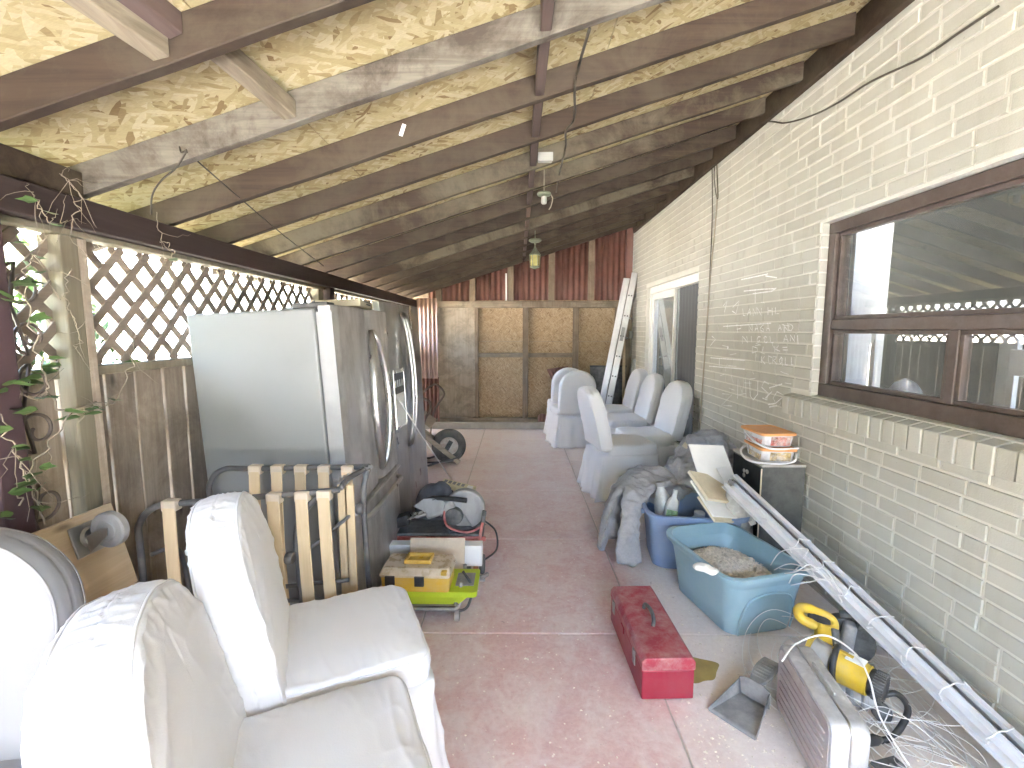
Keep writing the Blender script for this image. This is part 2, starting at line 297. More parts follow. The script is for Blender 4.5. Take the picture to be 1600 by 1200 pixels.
M['scoop'] = plain('grey_plastic', (0.22, 0.22, 0.225), 0.5, var=0.15, dirt=(0.5, 0.48, 0.45), dirt_amt=0.5, dirt_scale=12)
M['win_frame'] = plain('brown_enamelled_frame', (0.082, 0.058, 0.047), 0.42, var=0.25, scale=10, dirt=(0.18, 0.14, 0.125), dirt_amt=0.5, dirt_scale=12)
M['jamb'] = plain('white_inner_jamb', (0.40, 0.41, 0.42), 0.4, var=0.05)
M['vinyl'] = plain('white_vinyl', (0.78, 0.77, 0.73), 0.4, var=0.05)
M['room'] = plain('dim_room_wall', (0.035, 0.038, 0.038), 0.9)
M['screen'] = plain('dark_grey_blind', (0.115, 0.118, 0.12), 0.75, var=0.15, scale=4)
def glass_mat():
    m, nt, b = _nodes('dusty_window_glass'); nt.nodes.remove(b)
    out = nt.nodes['Material Output']; tr = nt.nodes.new('ShaderNodeBsdfTransparent'); gl = nt.nodes.new('ShaderNodeBsdfGlossy')
    df = nt.nodes.new('ShaderNodeBsdfDiffuse'); df.inputs[0].default_value = (0.5, 0.5, 0.48, 1)
    tr.inputs[0].default_value = (0.95, 0.96, 0.955, 1); gl.inputs['Roughness'].default_value = 0.015; gl.inputs[0].default_value = (0.95, 0.95, 0.95, 1)
    fr = nt.nodes.new('ShaderNodeFresnel'); fr.inputs[0].default_value = 1.9
    m1 = nt.nodes.new('ShaderNodeMixShader'); m2 = nt.nodes.new('ShaderNodeMixShader')
    k = _ramp(nt, [(0.4, 0.03), (0.75, 0.10)], _noise(nt, _coord(nt, 'World'), 7, 7, 0.75).outputs[0])
    nt.links.new(k.outputs[0], m1.inputs[0]); nt.links.new(tr.outputs[0], m1.inputs[1]); nt.links.new(df.outputs[0], m1.inputs[2])
    bf = nt.nodes.new('ShaderNodeNewGeometry'); inv = nt.nodes.new('ShaderNodeMath'); inv.operation = 'SUBTRACT'; inv.inputs[0].default_value = 1.0; nt.links.new(bf.outputs['Backfacing'], inv.inputs[1])
    mu = nt.nodes.new('ShaderNodeMath'); mu.operation = 'MULTIPLY'; nt.links.new(fr.outputs[0], mu.inputs[0]); nt.links.new(inv.outputs[0], mu.inputs[1])
    nt.links.new(mu.outputs[0], m2.inputs[0]); nt.links.new(m1.outputs[0], m2.inputs[1]); nt.links.new(gl.outputs[0], m2.inputs[2])
    nt.links.new(m2.outputs[0], out.inputs[0]); return m
M['glass'] = glass_mat()
M['cable'] = plain('dark_cable', (0.06, 0.05, 0.035), 0.6)
M['conduit'] = plain('painted_conduit', (0.33, 0.29, 0.22), 0.6, var=0.3, scale=10)
M['verdigris'] = plain('weathered_brass', (0.20, 0.22, 0.15), 0.55, metal=0.3, var=0.3, scale=30)
M['lamp_glass'] = plain('yellowed_lamp_glass', (0.42, 0.38, 0.14), 0.2, var=0.3, scale=30)
M['porcelain'] = plain('white_porcelain', (0.36, 0.355, 0.32), 0.3, var=0.1)
M['siding'] = plain('white_siding', (0.50, 0.525, 0.57), 0.6, var=0.03, coord='World')
M['soffit'] = plain('grey_perforated_soffit', (0.30, 0.33, 0.29), 0.6, var=0.4, scale=90, coord='World')
M['far_fence'] = wood('pale_far_fence', (0.42, 0.38, 0.31), (0.55, 0.5, 0.43), 2, 22, 0.8, rnd=0.25, knots=False)
M['bark'] = wood('bark', (0.10, 0.08, 0.06), (0.18, 0.145, 0.11), 2, 20, 0.9, coord='Object', knots=False)
M['stain_oil'] = plain('ochre_stain', (0.36, 0.27, 0.09), 0.5, var=0.3, scale=9)
M['roof_top'] = plain('asphalt_shingle', (0.10, 0.095, 0.09), 0.9, scale=30)

# ------------------------------------------------------------------ mesh helpers
COL = scene.collection
class MB:
    def __init__(s): s.v = []; s.f = []
    def add(s, vs, fs):
        o = len(s.v); s.v += [tuple(p) for p in vs]; s.f += [tuple(i + o for i in f) for f in fs]; return s
    def box(s, c, d, rot=None):
        x, y, z = d[0] / 2, d[1] / 2, d[2] / 2
        vs = [Vector((i * x, j * y, k * z)) for i in (-1, 1) for j in (-1, 1) for k in (-1, 1)]
        if rot: m = Matrix.Rotation(rot[2], 3, 'Z') @ Matrix.Rotation(rot[1], 3, 'Y') @ Matrix.Rotation(rot[0], 3, 'X'); vs = [m @ p for p in vs]
        c = Vector(c); vs = [p + c for p in vs]
        return s.add(vs, [(0, 1, 3, 2), (4, 6, 7, 5), (0, 4, 5, 1), (2, 3, 7, 6), (0, 2, 6, 4), (1, 5, 7, 3)])
    def span(s, x0, x1, y0, y1, z0, z1): return s.box(((x0 + x1) / 2, (y0 + y1) / 2, (z0 + z1) / 2), (x1 - x0, y1 - y0, z1 - z0))
    def loft(s, rings, closed=True, cap0=True, cap1=True):
        n = len(rings[0]); vs = [p for r in rings for p in r]; fs = []
        for i in range(len(rings) - 1):
            for j in range(n if closed else n - 1):
                k = (j + 1) % n; fs.append((i * n + j, i * n + k, (i + 1) * n + k, (i + 1) * n + j))
        if closed and cap0: fs.append(tuple(range(n - 1, -1, -1)))
        if closed and cap1: fs.append(tuple((len(rings) - 1) * n + j for j in range(n)))
        return s.add(vs, fs)
    def tube(s, pts, r, n=8, closed=False):
        pts = [Vector(p) for p in pts]; rings = []; L = len(pts); up = None
        for i, p in enumerate(pts):
            a = pts[(i - 1) % L] if (closed or i > 0) else p; c = pts[(i + 1) % L] if (closed or i < L - 1) else p
            t = (c - a)
            if t.length < 1e-9: t = Vector((0, 0, 1))
            t.normalize()
            if up is None: up = Vector((0, 0, 1)) if abs(t.z) < 0.9 else Vector((1, 0, 0))
            b = t.cross(up)
            if b.length < 1e-4: b = t.cross(Vector((1, 0.3, 0)))
            b.normalize(); up = b.cross(t).normalized()
            rr = r[i] if isinstance(r, (list, tuple)) else r
            rings.append([p + b * (rr * math.cos(q)) + up * (rr * math.sin(q)) for q in (2 * math.pi * k / n for k in range(n))])
        if closed: rings.append(rings[0]); return s.loft(rings, True, False, False)
        return s.loft(rings)
    def lathe(s, prof, c=(0, 0, 0), axis='Z', n=24):
        c = Vector(c); rings = []
        for r, h in prof:
            ring = []
            for k in range(n):
                a = 2 * math.pi * k / n; x, y = r * math.cos(a), r * math.sin(a)
                ring.append(c + (Vector((x, y, h)) if axis == 'Z' else Vector((h, x, y)) if axis == 'X' else Vector((y, h, x))))
            rings.append(ring)
        return s.loft(rings)
    def prism(s, out, a, b, plane='XY'):
        def P(x, y, z): return (x, y, z) if plane == 'XY' else (x, z, y) if plane == 'XZ' else (z, x, y)
        return s.loft([[P(x, y, a) for x, y in out], [P(x, y, b) for x, y in out]])
    def strip(s, poly, w, nrm):
        """flat ribbon along a polyline, lying on a surface with normal nrm"""
        poly = [Vector(p) for p in poly]; nrm = Vector(nrm); A = []; 
        for i, p in enumerate(poly):
            t = poly[min(i + 1, len(poly) - 1)] - poly[max(i - 1, 0)]; b = t.cross(nrm).normalized() * (w / 2)
            A.append((p + b, p - b))
        vs = [q for ab in A for q in ab]
        return s.add(vs, [(2 * i, 2 * i + 1, 2 * i + 3, 2 * i + 2) for i in range(len(A) - 1)])
    def xf(s, m): s.v = [tuple(m @ Vector(p)) for p in s.v]; return s
    def build(s, name, mat, parent=None, smooth=False, bevel=0, seg=2, sub=0, auto=None):
        me = bpy.data.meshes.new(name); me.from_pydata(s.v, [], s.f); me.validate(); me.update()
        import bmesh
        bm = bmesh.new(); bm.from_mesh(me); bmesh.ops.recalc_face_normals(bm, faces=bm.faces); bm.to_mesh(me); bm.free()
        me.materials.append(M[mat] if isinstance(mat, str) else mat)
        if smooth:
            me.polygons.foreach_set('use_smooth', [True] * len(me.polygons))
            if auto is not None: me.set_sharp_from_angle(angle=R(auto))
        o = bpy.data.objects.new(name, me); COL.objects.link(o)
        if parent: o.parent = parent
        if bevel:
            b = o.modifiers.new('bevel', 'BEVEL'); b.width = bevel; b.segments = seg; b.limit_method = 'ANGLE'; b.angle_limit = R(40)
        if sub:
            q = o.modifiers.new('sub', 'SUBSURF'); q.levels = sub; q.render_levels = sub
        return o
def tag(o, label=None, cat=None, group=None, kind=None):
    if label: o['label'] = label
    if cat: o['category'] = cat
    if group: o['group'] = group
    if kind: o['kind'] = kind
    return o
def thing(name, label, cat, loc=(0, 0, 0), rz=0.0, group=None, rot=None):
    o = bpy.data.objects.new(name, None); COL.objects.link(o); o.empty_display_size = 0.1
    o.location = loc; o.rotation_euler = rot if rot else (0, 0, rz)
    return tag(o, label, cat, group)
def rrect(w, d, r, n=6, cx=0, cy=0):
    pts = []
    for sx, sy, a0 in ((1, 1, 0), (-1, 1, 90), (-1, -1, 180), (1, -1, 270)):
        for k in range(n + 1):
            a = R(a0 + 90 * k / n); pts.append((cx + sx * (w / 2 - r) + r * math.cos(a), cy + sy * (d / 2 - r) + r * math.sin(a)))
    return pts
def smooth_path(pts, k=6):
    pts = [Vector(p) for p in pts]; out = []
    for i in range(len(pts) - 1):
        p0 = pts[max(i - 1, 0)]; p1 = pts[i]; p2 = pts[i + 1]; p3 = pts[min(i + 2, len(pts) - 1)]
        for j in range(k):
            t = j / k
            out.append(0.5 * ((2 * p1) + (p2 - p0) * t + (2 * p0 - 5 * p1 + 4 * p2 - p3) * t * t + (3 * p1 - p0 - 3 * p2 + p3) * t ** 3))
    out.append(pts[-1]); return out
def nz(x, y, z): return noise.noise(Vector((x, y, z)))
# ================================================================== THE SETTING
XW, YB = 1.745, 7.23                       # house wall face, back wall face
tag(MB().span(-60, 60, -60, 60, -0.5, -0.13).build('ground', 'earth'), kind='structure')
tag(MB().span(-1.9, 4, -16, -3.01, -0.2, -0.012).build('bounce_driveway', 'bounce_drive'), kind='structure')  # unseen pale slab added to bounce light up to the rafters
fl = MB().span(-1.72, XW + 0.1, -3.0, YB + 0.25, -0.125, -0.007).build('patio_floor', 'joint'); tag(fl, kind='structure')
xj = [-1.70, -0.49, 0.61, XW - 0.004]; yj = [-2.99, -2.05, -1.03, 0.05, 1.13, 2.21, 3.29, 4.35, 5.40, 6.48, YB + 0.2]
for i in range(3):
    for j in range(10):
        g = 0.004
        MB().span(xj[i] + g, xj[i + 1] - g, yj[j] + g, yj[j + 1] - g, -0.05, 0.0).build('slab', 'floor', fl, bevel=0.003, seg=1)
# ------------------------------------------------------------------ house wall
house = thing('house', 'beige painted brick house wall with brown window and white sliding door', 'house', (XW, 3, 0))
def hp(mb, name, mat, parent=None, **k):                   # builds in world space under the house
    mb.v = [(x - XW, y - 3, z) for x, y, z in mb.v]
    return mb.build(name, mat, parent or house, **k)
WY0, WY1, WZ0, WZ1 = 1.20, 2.82, 1.115, 2.113               # window opening
DY0, DY1, DZ0, DZ1 = 4.66, 6.51, 0.14, 2.075                # door opening
WT = 3.35
core = MB()
xa, xb = XW + 0.006, XW + 0.11
for y0, y1, z0, z1 in ((-2.8, WY0, -0.1, WT), (WY0, WY1, -0.1, WZ0), (WY0, WY1, WZ1, WT), (WY1, DY0, -0.1, WT),
                       (DY0, DY1, -0.1, DZ0), (DY0, DY1, DZ1, WT), (DY1, YB + 0.2, -0.1, WT)):
    core.span(xa, xb, y0, y1, z0, z1)
hp(core, 'wall', 'mortar')
CH, BL, JT = 0.0705, 0.2150, 0.0095
def brick_mesh(L, Hh, seed):
    rr = random.Random(seed); b = 0.0035; y, z = L / 2, Hh / 2
    j = lambda: rr.uniform(-0.0012, 0.0012)
    fr = [(-0.0 + j(), -y + b + j(), -z + b + j()), (j(), y - b + j(), -z + b + j()), (j(), y - b + j(), z - b + j()), (j(), -y + b + j(), z - b + j())]
    bk = [(0.006, -y, -z), (0.006, y, -z), (0.006, y, z), (0.006, -y, z)]
    end = [(0.03, -y, -z), (0.03, y, -z), (0.03, y, z), (0.03, -y, z)]
    return fr + bk + end, [(0, 3, 2, 1), (0, 1, 5, 4), (1, 2, 6, 5), (2, 3, 7, 6), (3, 0, 4, 7), (4, 5, 9, 8), (5, 6, 10, 9), (6, 7, 11, 10), (7, 4, 8, 11), (8, 9, 10, 11)]
bricks = []
rr = random.Random(3)
for row in range(int(WT / CH)):
    z = 0.01 + CH * (row + 0.5); y = -2.8 - (0.5 * BL if row % 2 else 0) + rr.uniform(-0.015, 0.015)
    if z + CH / 2 > WT: break
    while y < YB + 0.15:
        L = BL - JT if rr.random() > 0.09 else 0.103 - JT
        y0, y1 = y, y + L; y = y1 + JT
        segs = [(y0, y1)]
        for oy0, oy1, oz0, oz1 in ((WY0, WY1, WZ0 - 0.105, WZ1), (DY0, DY1, DZ0, DZ1)):
            if oz0 - 0.035 < z < oz1 + 0.03:
                ns = []
                for a, c in segs:
                    e0, e1 = (oy0 - 0.003, oy1 + 0.003) if z > oz0 + 0.12 or oy0 > 3 else (oy0 - 0.2, oy1 + 0.202)
                    if a < e0: ns.append((a, min(c, e0)))
                    if c > e1: ns.append((max(a, e1), c))
                segs = ns
        for a, c in segs:
            if c - a > 0.03: bricks.append(((a + c) / 2, z, c - a))
def vis(b):
    p = proj((XW, b[0], b[1])); 
    if not p or not (-40 < p[0] < 1640 and -30 < p[1] < 1230) or b[0] < 0.5: return 0
    zr = 2.95
    if b[1] > zr: return 0
    q = 1 / (b[0] ** 2 + XW ** 2 + (b[1] - 1.5) ** 2); 
    if 1130 < p[0] and p[1] > 770 and p[1] > 770 + (p[0] - 1150) * 0.88: q *= 0.15    # behind the leaning tracks
    return q * b[2] * XW
bricks.sort(key=vis, reverse=True)
cache = {}; rest = MB()
for i, (y, z, L) in enumerate(bricks):
    key = (round(L, 3), rr.randrange(4)); off = rr.uniform(-0.0015, 0.0015)
    if i < 300:
        if key not in cache:
            o = MB().add(*brick_mesh(L, CH - JT, hash(key) % 9999)).build('brick', 'brick', house); cache[key] = o.data
        else:
            o = bpy.data.objects.new('brick', cache[key]); COL.objects.link(o); o.parent = house
        o.location = (off, y - 3, z)
    else:
        vs, fs = brick_mesh(L, CH - JT, i); rest.add([(x + off, yy + y - 3, zz + z) for x, yy, zz in vs], fs)
tag(rest.build('brick_field', 'brick', house), kind='stuff')
# reveals round the window, the rowlock sill
for z in [WZ0 + 0.02 + CH * k for k in range(14)]:
    if z + 0.06 < WZ1: hp(MB().span(XW + 0.0045, XW + 0.055, WY1 - 0.004, WY1 + 0.02, z, z + 0.061), 'reveal_brick', 'brick', bevel=0.003, seg=1)
y = WY1 + 0.195; k = 0
while y > 0.9:
    w = 0.066 + rr.uniform(-0.004, 0.004); x0 = XW - 0.052 + rr.uniform(-0.003, 0.003)
    b = MB(); b.prism([(x0, 0.985), (XW + 0.07, 0.985), (XW + 0.07, 1.128), (x0, 1.092)], y - w, y, 'XZ')
    hp(b, 'sill_brick', 'brick', bevel=0.004, seg=2); y -= w + 0.009
hp(MB().prism([(XW - 0.043, 0.99), (XW + 0.065, 0.99), (XW + 0.065, 1.121), (XW - 0.043, 1.087)], 0.9, WY1 + 0.19, 'XZ'), 'sill_mortar', 'mortar')
# window: brown frame, one long pane over two sashes
XF = XW + 0.042
wf = MB(); t = 0.062
wy0, wy1, wz0, wz1 = WY0 + 0.003, WY1 - 0.006, WZ0 + 0.004, WZ1 - 0.004
wf.span(XF, XF + 0.09, wy0, wy1, wz0, wz0 + 0.075); wf.span(XF + 0.0005, XF + 0.09, wy0, wy1, wz1 - t, wz1)
wf.span(XF + 0.001, XF + 0.09, wy1 - t, wy1, wz0 + 0.075, wz1 - t); wf.span(XF + 0.001, XF + 0.09, wy0, wy0 + t, wz0 + 0.075, wz1 - t)
win = hp(wf, 'window', 'win_frame', bevel=0.005)
win['label'] = 'brown framed window with one wide pane above two small ones'
def wp(mb, name, mat, **k): return hp(mb, name, mat, win, **k)
zi0, zi1, yi0, yi1, zm = wz0 + 0.075, wz1 - t, wy0 + t, wy1 - t, 1.535
in1 = MB()
for y0, y1, z0, z1 in ((yi0, yi1, zm - 0.03, zm + 0.03),):
    in1.span(XF + 0.008, XF + 0.07, y0, y1, z0, z1)
wp(in1, 'transom', 'win_frame', bevel=0.005)
ym = 1.985
wp(MB().span(XF + 0.015, XF + 0.065, ym - 0.022, ym + 0.022, zi0, zm - 0.03), 'mullion', 'win_frame', bevel=0.004)
def sash(y0, y1, z0, z1, w=0.02):
    b = MB(); x0, x1 = XF + 0.022, XF + 0.06
    b.span(x0, x1, y0, y1, z0, z0 + w); b.span(x0, x1, y0, y1, z1 - w, z1); b.span(x0, x1, y0, y0 + w, z0 + w, z1 - w); b.span(x0, x1, y1 - w, y1, z0 + w, z1 - w)
    wp(b, 'sash', 'win_frame', bevel=0.003)
    wp(MB().span(XF + 0.038, XF + 0.042, y0 + w - 0.003, y1 - w + 0.003, z0 + w - 0.003, z1 - w + 0.003), 'pane', 'glass')
sash(yi0, yi1, zm + 0.03, zi1); sash(ym + 0.022, yi1, zi0, zm - 0.03); sash(yi0, ym - 0.022, zi0, zm - 0.03)
# white inner jamb and inner sash, seen through the panes
j = MB(); j.span(XF + 0.10, XF + 0.30, wy1 - 0.085, wy1 - 0.055, wz0, wz1); j.span(XF + 0.10, XF + 0.30, wy0, wy1 - 0.085, wz0 - 0.02, wz0 + 0.055)
wp(j, 'inner_jamb', 'jamb')
s2 = MB(); s2.span(XF + 0.12, XF + 0.14, 2.55, 2.585, wz0 + 0.06, zm); s2.span(XF + 0.12, XF + 0.14, 1.83, 1.90, wz0 + 0.06, zm); s2.span(XF + 0.11, XF + 0.118, 1.78, 1.845, 1.33, 1.43)
wp(s2, 'inner_sash', 'jamb', bevel=0.002)
dm = MB().lathe([(0.001, 0.085), (0.012, 0.08), (0.045, 0.06), (0.07, 0.02), (0.075, 0.0)], (XF + 0.2, 2.43, wz0 + 0.056), n=18)
wp(dm, 'sill_ornament', 'dark_grey', smooth=True)
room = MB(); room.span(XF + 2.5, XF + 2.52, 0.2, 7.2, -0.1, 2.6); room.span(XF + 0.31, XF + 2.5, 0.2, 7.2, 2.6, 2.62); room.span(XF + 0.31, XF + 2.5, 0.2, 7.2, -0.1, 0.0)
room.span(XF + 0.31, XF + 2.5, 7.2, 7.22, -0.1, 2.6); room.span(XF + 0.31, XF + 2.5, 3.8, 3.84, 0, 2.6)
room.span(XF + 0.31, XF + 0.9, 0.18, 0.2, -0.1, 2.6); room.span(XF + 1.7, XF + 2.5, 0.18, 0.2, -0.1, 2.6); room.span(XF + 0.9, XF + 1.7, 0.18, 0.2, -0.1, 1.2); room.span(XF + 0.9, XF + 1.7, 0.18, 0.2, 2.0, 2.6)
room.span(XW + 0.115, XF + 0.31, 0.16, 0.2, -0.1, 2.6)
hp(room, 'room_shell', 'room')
# sliding door
XD = XW + 0.05
fr = MB(); w = 0.06
fr.span(XD, XD + 0.1, DY0, DY0 + 0.03, DZ0, DZ1); fr.span(XD, XD + 0.1, DY1 - w, DY1, DZ0, DZ1)
fr.span(XD + 0.0005, XD + 0.1, DY0 + 0.03, DY1 - w, DZ1 - 0.085, DZ1); fr.span(XD - 0.03, XD + 0.1, DY0 + 0.03, DY1 - w, DZ0, DZ0 + 0.04)
door = hp(fr, 'sliding_door', 'vinyl', bevel=0.004); door['label'] = 'white framed sliding glass door behind the covered chairs'
dm_ = 5.56
sl = MB(); y0, y1, z0, z1 = dm_, DY1 - w, DZ0 + 0.04, DZ1 - 0.085
for a in ((y0, y0 + 0.03, z0, z1), (y1 - 0.07, y1, z0, z1), (y0 + 0.03, y1 - 0.07, z1 - 0.085, z1), (y0 + 0.03, y1 - 0.07, z0, z0 + 0.09)): sl.span(XD + 0.02, XD + 0.055, *a)
hp(sl, 'door_leaf', 'vinyl', door, bevel=0.004)
hp(MB().span(XD + 0.035, XD + 0.04, y0 + 0.028, y1 - 0.068, z0 + 0.088, z1 - 0.083), 'pane', 'glass', door)
n = 9; wv = (dm_ - 0.01 - DY0 - 0.03) / n
for i in range(n):
    a = DY0 + 0.03 + wv * i
    bl = MB(); bl.prism([(XD + 0.075, a), (XD + 0.062, a + wv * 0.5), (XD + 0.075, a + wv - 0.003), (XD + 0.079, a + wv - 0.003), (XD + 0.066, a + wv * 0.5), (XD + 0.079, a)], DZ0 + 0.045, DZ1 - 0.088)
    hp(bl, 'blind_slat', 'screen', door)
# wiring on the wall: conduit pair, loops, cable climbing right
c1 = [PX(u, v, XW - 0.012) for u, v in ((1119, 225), (1121, 300), (1116, 370), (1110, 430), (1104, 520), (1098, 600), (1093, 690))]
hp(MB().tube(smooth_path(c1), 0.006, 6), 'conduit', 'conduit')
c2 = [PX(u, v, XW - 0.008) for u, v in ((1112, 232), (1113, 330), (1109, 430), (1102, 540), (1091, 690))]
hp(MB().tube(smooth_path(c2), 0.004, 6), 'cable', 'cable')
c3 = [PX(u, v, XW - 0.014) for u, v in ((1120, 228), (1116, 270), (1119, 305), (1122, 305), (1120, 250), (1124, 225))]
hp(MB().tube(smooth_path(c3), 0.004, 6), 'cable', 'cable')
c4 = [PX(u, v, XW - 0.012) for u, v in ((1118, 215), (1150, 209), (1178, 195), (1203, 190), (1228, 192), (1270, 180), (1310, 160), (1360, 128), (1440, 90), (1500, 50), (1560, 10))]
hp(MB().tube(smooth_path(c4), 0.005, 6), 'cable', 'cable')
ob = PX(985, 523, XW - 0.03)
hp(MB().box((XW - 0.025, ob.y, ob.z), (0.05, 0.07, 0.11)), 'socket_box', 'porcelain', bevel=0.008)
hp(MB().tube([(XW - 0.02, ob.y, ob.z - 0.05), (XW - 0.02, ob.y, 0.1)], 0.012, 8), 'conduit', 'conduit')
vb = PX(1234, 602, XW)   # little vent box by the sill
# chalk writing
STROKE = {'A': [[(0, 0), (.5, 1), (1, 0)], [(.2, .4), (.8, .4)]], 'N': [[(0, 0), (0, 1), (1, 0), (1, 1)]], 'D': [[(0, 0), (0, 1), (.8, .8), (.9, .4), (.6, 0), (0, 0)]],
 'M': [[(0, 0), (.1, 1), (.5, .3), (.9, 1), (1, 0)]], 'G': [[(.9, .8), (.5, 1), (.1, .6), (.2, .1), (.7, 0), (.9, .4), (.5, .4)]], 'H': [[(0, 0), (0, 1)], [(1, 0), (1, 1)], [(0, .5), (1, .5)]],
 'I': [[(.5, 0), (.5, 1)]], 'L': [[(.1, 1), (.1, 0), (.8, 0)]], 'E': [[(.9, .8), (.5, 1), (.2, .8), (.6, .5), (.2, .2), (.6, 0), (.9, .2)]], 'C': [[(.9, .9), (.4, 1), (.1, .5), (.4, 0), (.9, .1)]],
 'R': [[(0, 0), (0, 1), (.7, .9), (.7, .6), (0, .5), (.9, 0)]], 'O': [[(.5, 1), (.1, .6), (.3, 0), (.8, .2), (.9, .7), (.5, 1)]], 'K': [[(0, 0), (0, 1)], [(.8, 1), (0, .5), (.9, 0)]], 'S': [[(.9, .9), (.3, 1), (.1, .7), (.8, .4), (.7, 0), (.1, .1)]],
 'U': [[(0, 1), (.1, .2), (.5, 0), (.9, .3), (1, 1)]], 'P': [[(0, 0), (0, 1), (.8, .9), (.7, .5), (0, .45)]], 'Z': [[(0, 1), (1, 1), (0, 0), (1, 0)]], '-': [[(0, .5), (1, .5)]], '=': [[(0, .6), (1, .65)], [(0, .3), (1, .3)]]}
ck = MB(); cr = random.Random(11)
def chalk(poly, w=0.006): ck.strip([PX(u, v, XW - 0.0045) for u, v in poly], w, (-1, 0, 0))
def word(txt, u0, v0, u1, v1, h, w=0.006):
    n = len(txt)
    for i, ch in enumerate(txt):
        if ch not in STROKE: continue
        cu, cv = u0 + (u1 - u0) * i / n, v0 + (v1 - v0) * i / n; cw = (u1 - u0) / n * 0.72
        for st in STROKE[ch]: chalk(smooth_path([Vector((cu + x * cw + cr.uniform(-.6, .6), cv - y * h + cr.uniform(-.6, .6), 0)) for x, y in st], 3) if False else [(cu + x * cw + cr.uniform(-1, 1), cv - y * h + cr.uniform(-1.2, 1.2)) for x, y in st], w * 1.15)
word('LANN HI', 1160, 493, 1216, 491, 11); word('P MAGA AND', 1152, 519, 1242, 516, 11); word('NIGEL AN', 1160, 536, 1245, 533, 10, 0.007)
word('DI K=', 1176, 551, 1234, 548, 9); word('KCROLL', 1190, 568, 1244, 570, 11); word('MUS', 1152, 622, 1208, 628, 30, 0.007); word('Z', 1128, 634, 1150, 634, 18)
for pl in ([(1158, 437), (1200, 428)], [(1196, 431), (1214, 434)], [(1162, 455), (1190, 452), (1212, 451)], [(1176, 459), (1206, 455), (1213, 450)], [(1180, 456), (1180, 474)], [(1130, 510), (1205, 505)],
           [(1110, 559), (1164, 563)], [(1108, 572), (1164, 577)], [(1124, 560), (1124, 572)], [(1196, 622), (1206, 612), (1202, 606), (1222, 600)], [(1200, 632), (1212, 630), (1226, 618), (1214, 612), (1208, 622), (1214, 634), (1202, 636)],
           [(1130, 478), (1136, 470), (1132, 488)], [(1145, 480), (1155, 470), (1150, 490), (1144, 486)], [(1112, 525), (1118, 530), (1110, 540)], [(1226, 508), (1226, 520)], [(1246, 524), (1247, 538)]): chalk(pl, 0.0085)
for q in range(26):
    u, v = cr.uniform(1112, 1240), cr.uniform(470, 630); a = cr.uniform(-0.4, 0.4) + (1.5 if cr.random() < .4 else 0); l = cr.uniform(4, 14)
    chalk([(u, v), (u + l * .5 * math.cos(a) + cr.uniform(-1, 1), v + l * .5 * math.sin(a)), (u + l * math.cos(a), v + l * math.sin(a))], 0.004)
hp(MB().lathe([(0.001, -0.0008), (0.012, -0.0006), (0.014, 0)], (XW - 0.004, PX(1138, 543, XW).y, PX(1138, 543, XW).z), 'X', 10), 'chalk_blot', 'chalk')
tag(hp(ck, 'chalk_writing', 'chalk'), kind='stuff')

# ------------------------------------------------------------------ roof
SL, Z0, X0 = 0.313, 1.969, -1.547
zb = lambda x: Z0 + SL * (x - X0)
roof = thing('patio_roof', 'lean-to patio roof of brown rafters and yellow strand board sheathing', 'roof', (-1.55, 3.4, 0))
def rp(mb, name, mat, parent=None, **k):
    mb.v = [(x + 1.55, y - 3.4, z) for x, y, z in mb.v]; return mb.build(name, mat, parent or roof, **k)
RH = 0.108
RAF = [1.294 + 0.436 * k for k in range(-9, 14)]
for i, y in enumerate(RAF):
    if y < -2.7: continue
    k = i - 9; b = MB(); n = 14
    xs = [-1.92 + (1.70 + 1.92) * q / n for q in range(n + 1)]; rg = random.Random(i)
    bow = rg.uniform(-0.006, 0.006)
    rings = []
    for q, x in enumerate(xs):
        dy = bow * math.sin(math.pi * q / n) + rg.uniform(-0.0012, 0.0012); dz = rg.uniform(-0.003, 0.002)
        rings.append([(x, y - 0.019 + dy, zb(x) + dz), (x, y + 0.019 + dy, zb(x) + dz), (x, y + 0.019 + dy, zb(x) + RH), (x, y - 0.019 + dy, zb(x) + RH)])
    b.loft(rings)
    rp(b, 'rafter', 'rafter_bare' if k == 1 else 'rafter_mix' if k in (5, 4, 8) else 'rafter', bevel=0.003, seg=1)
    if k >= -8 and i < len(RAF) - 1:                                  # blocking row along the middle
        y2 = RAF[i + 1]; xx = 0.095
        q = MB(); q.loft([[(xx - 0.019, yy, zb(xx) + 0.012), (xx + 0.019, yy, zb(xx) + 0.014), (xx + 0.019, yy, zb(xx) + RH - 0.002), (xx - 0.019, yy, zb(xx) + RH - 0.002)] for yy in (y + 0.0205, y2 - 0.0205)])
        rp(q, 'blocking', 'block', bevel=0.003, seg=1)
    if k >= -3 and i < len(RAF) - 1 and k != 0 or k == 0:
        if i < len(RAF) - 1 and k in (-2, -1, 0):                     # plate pieces over the beam
            q = MB(); q.span(-1.56, -1.52, y + 0.02, RAF[i + 1] - 0.02, 1.9575, 2.05); rp(q, 'blocking', 'rafter', bevel=0.003, seg=1)
for (p, q, mt) in (((285, -30), (352, 56), 'greywood'), ((392, 96), (462, 178), 'greywood')):   # stray bridging
    pass
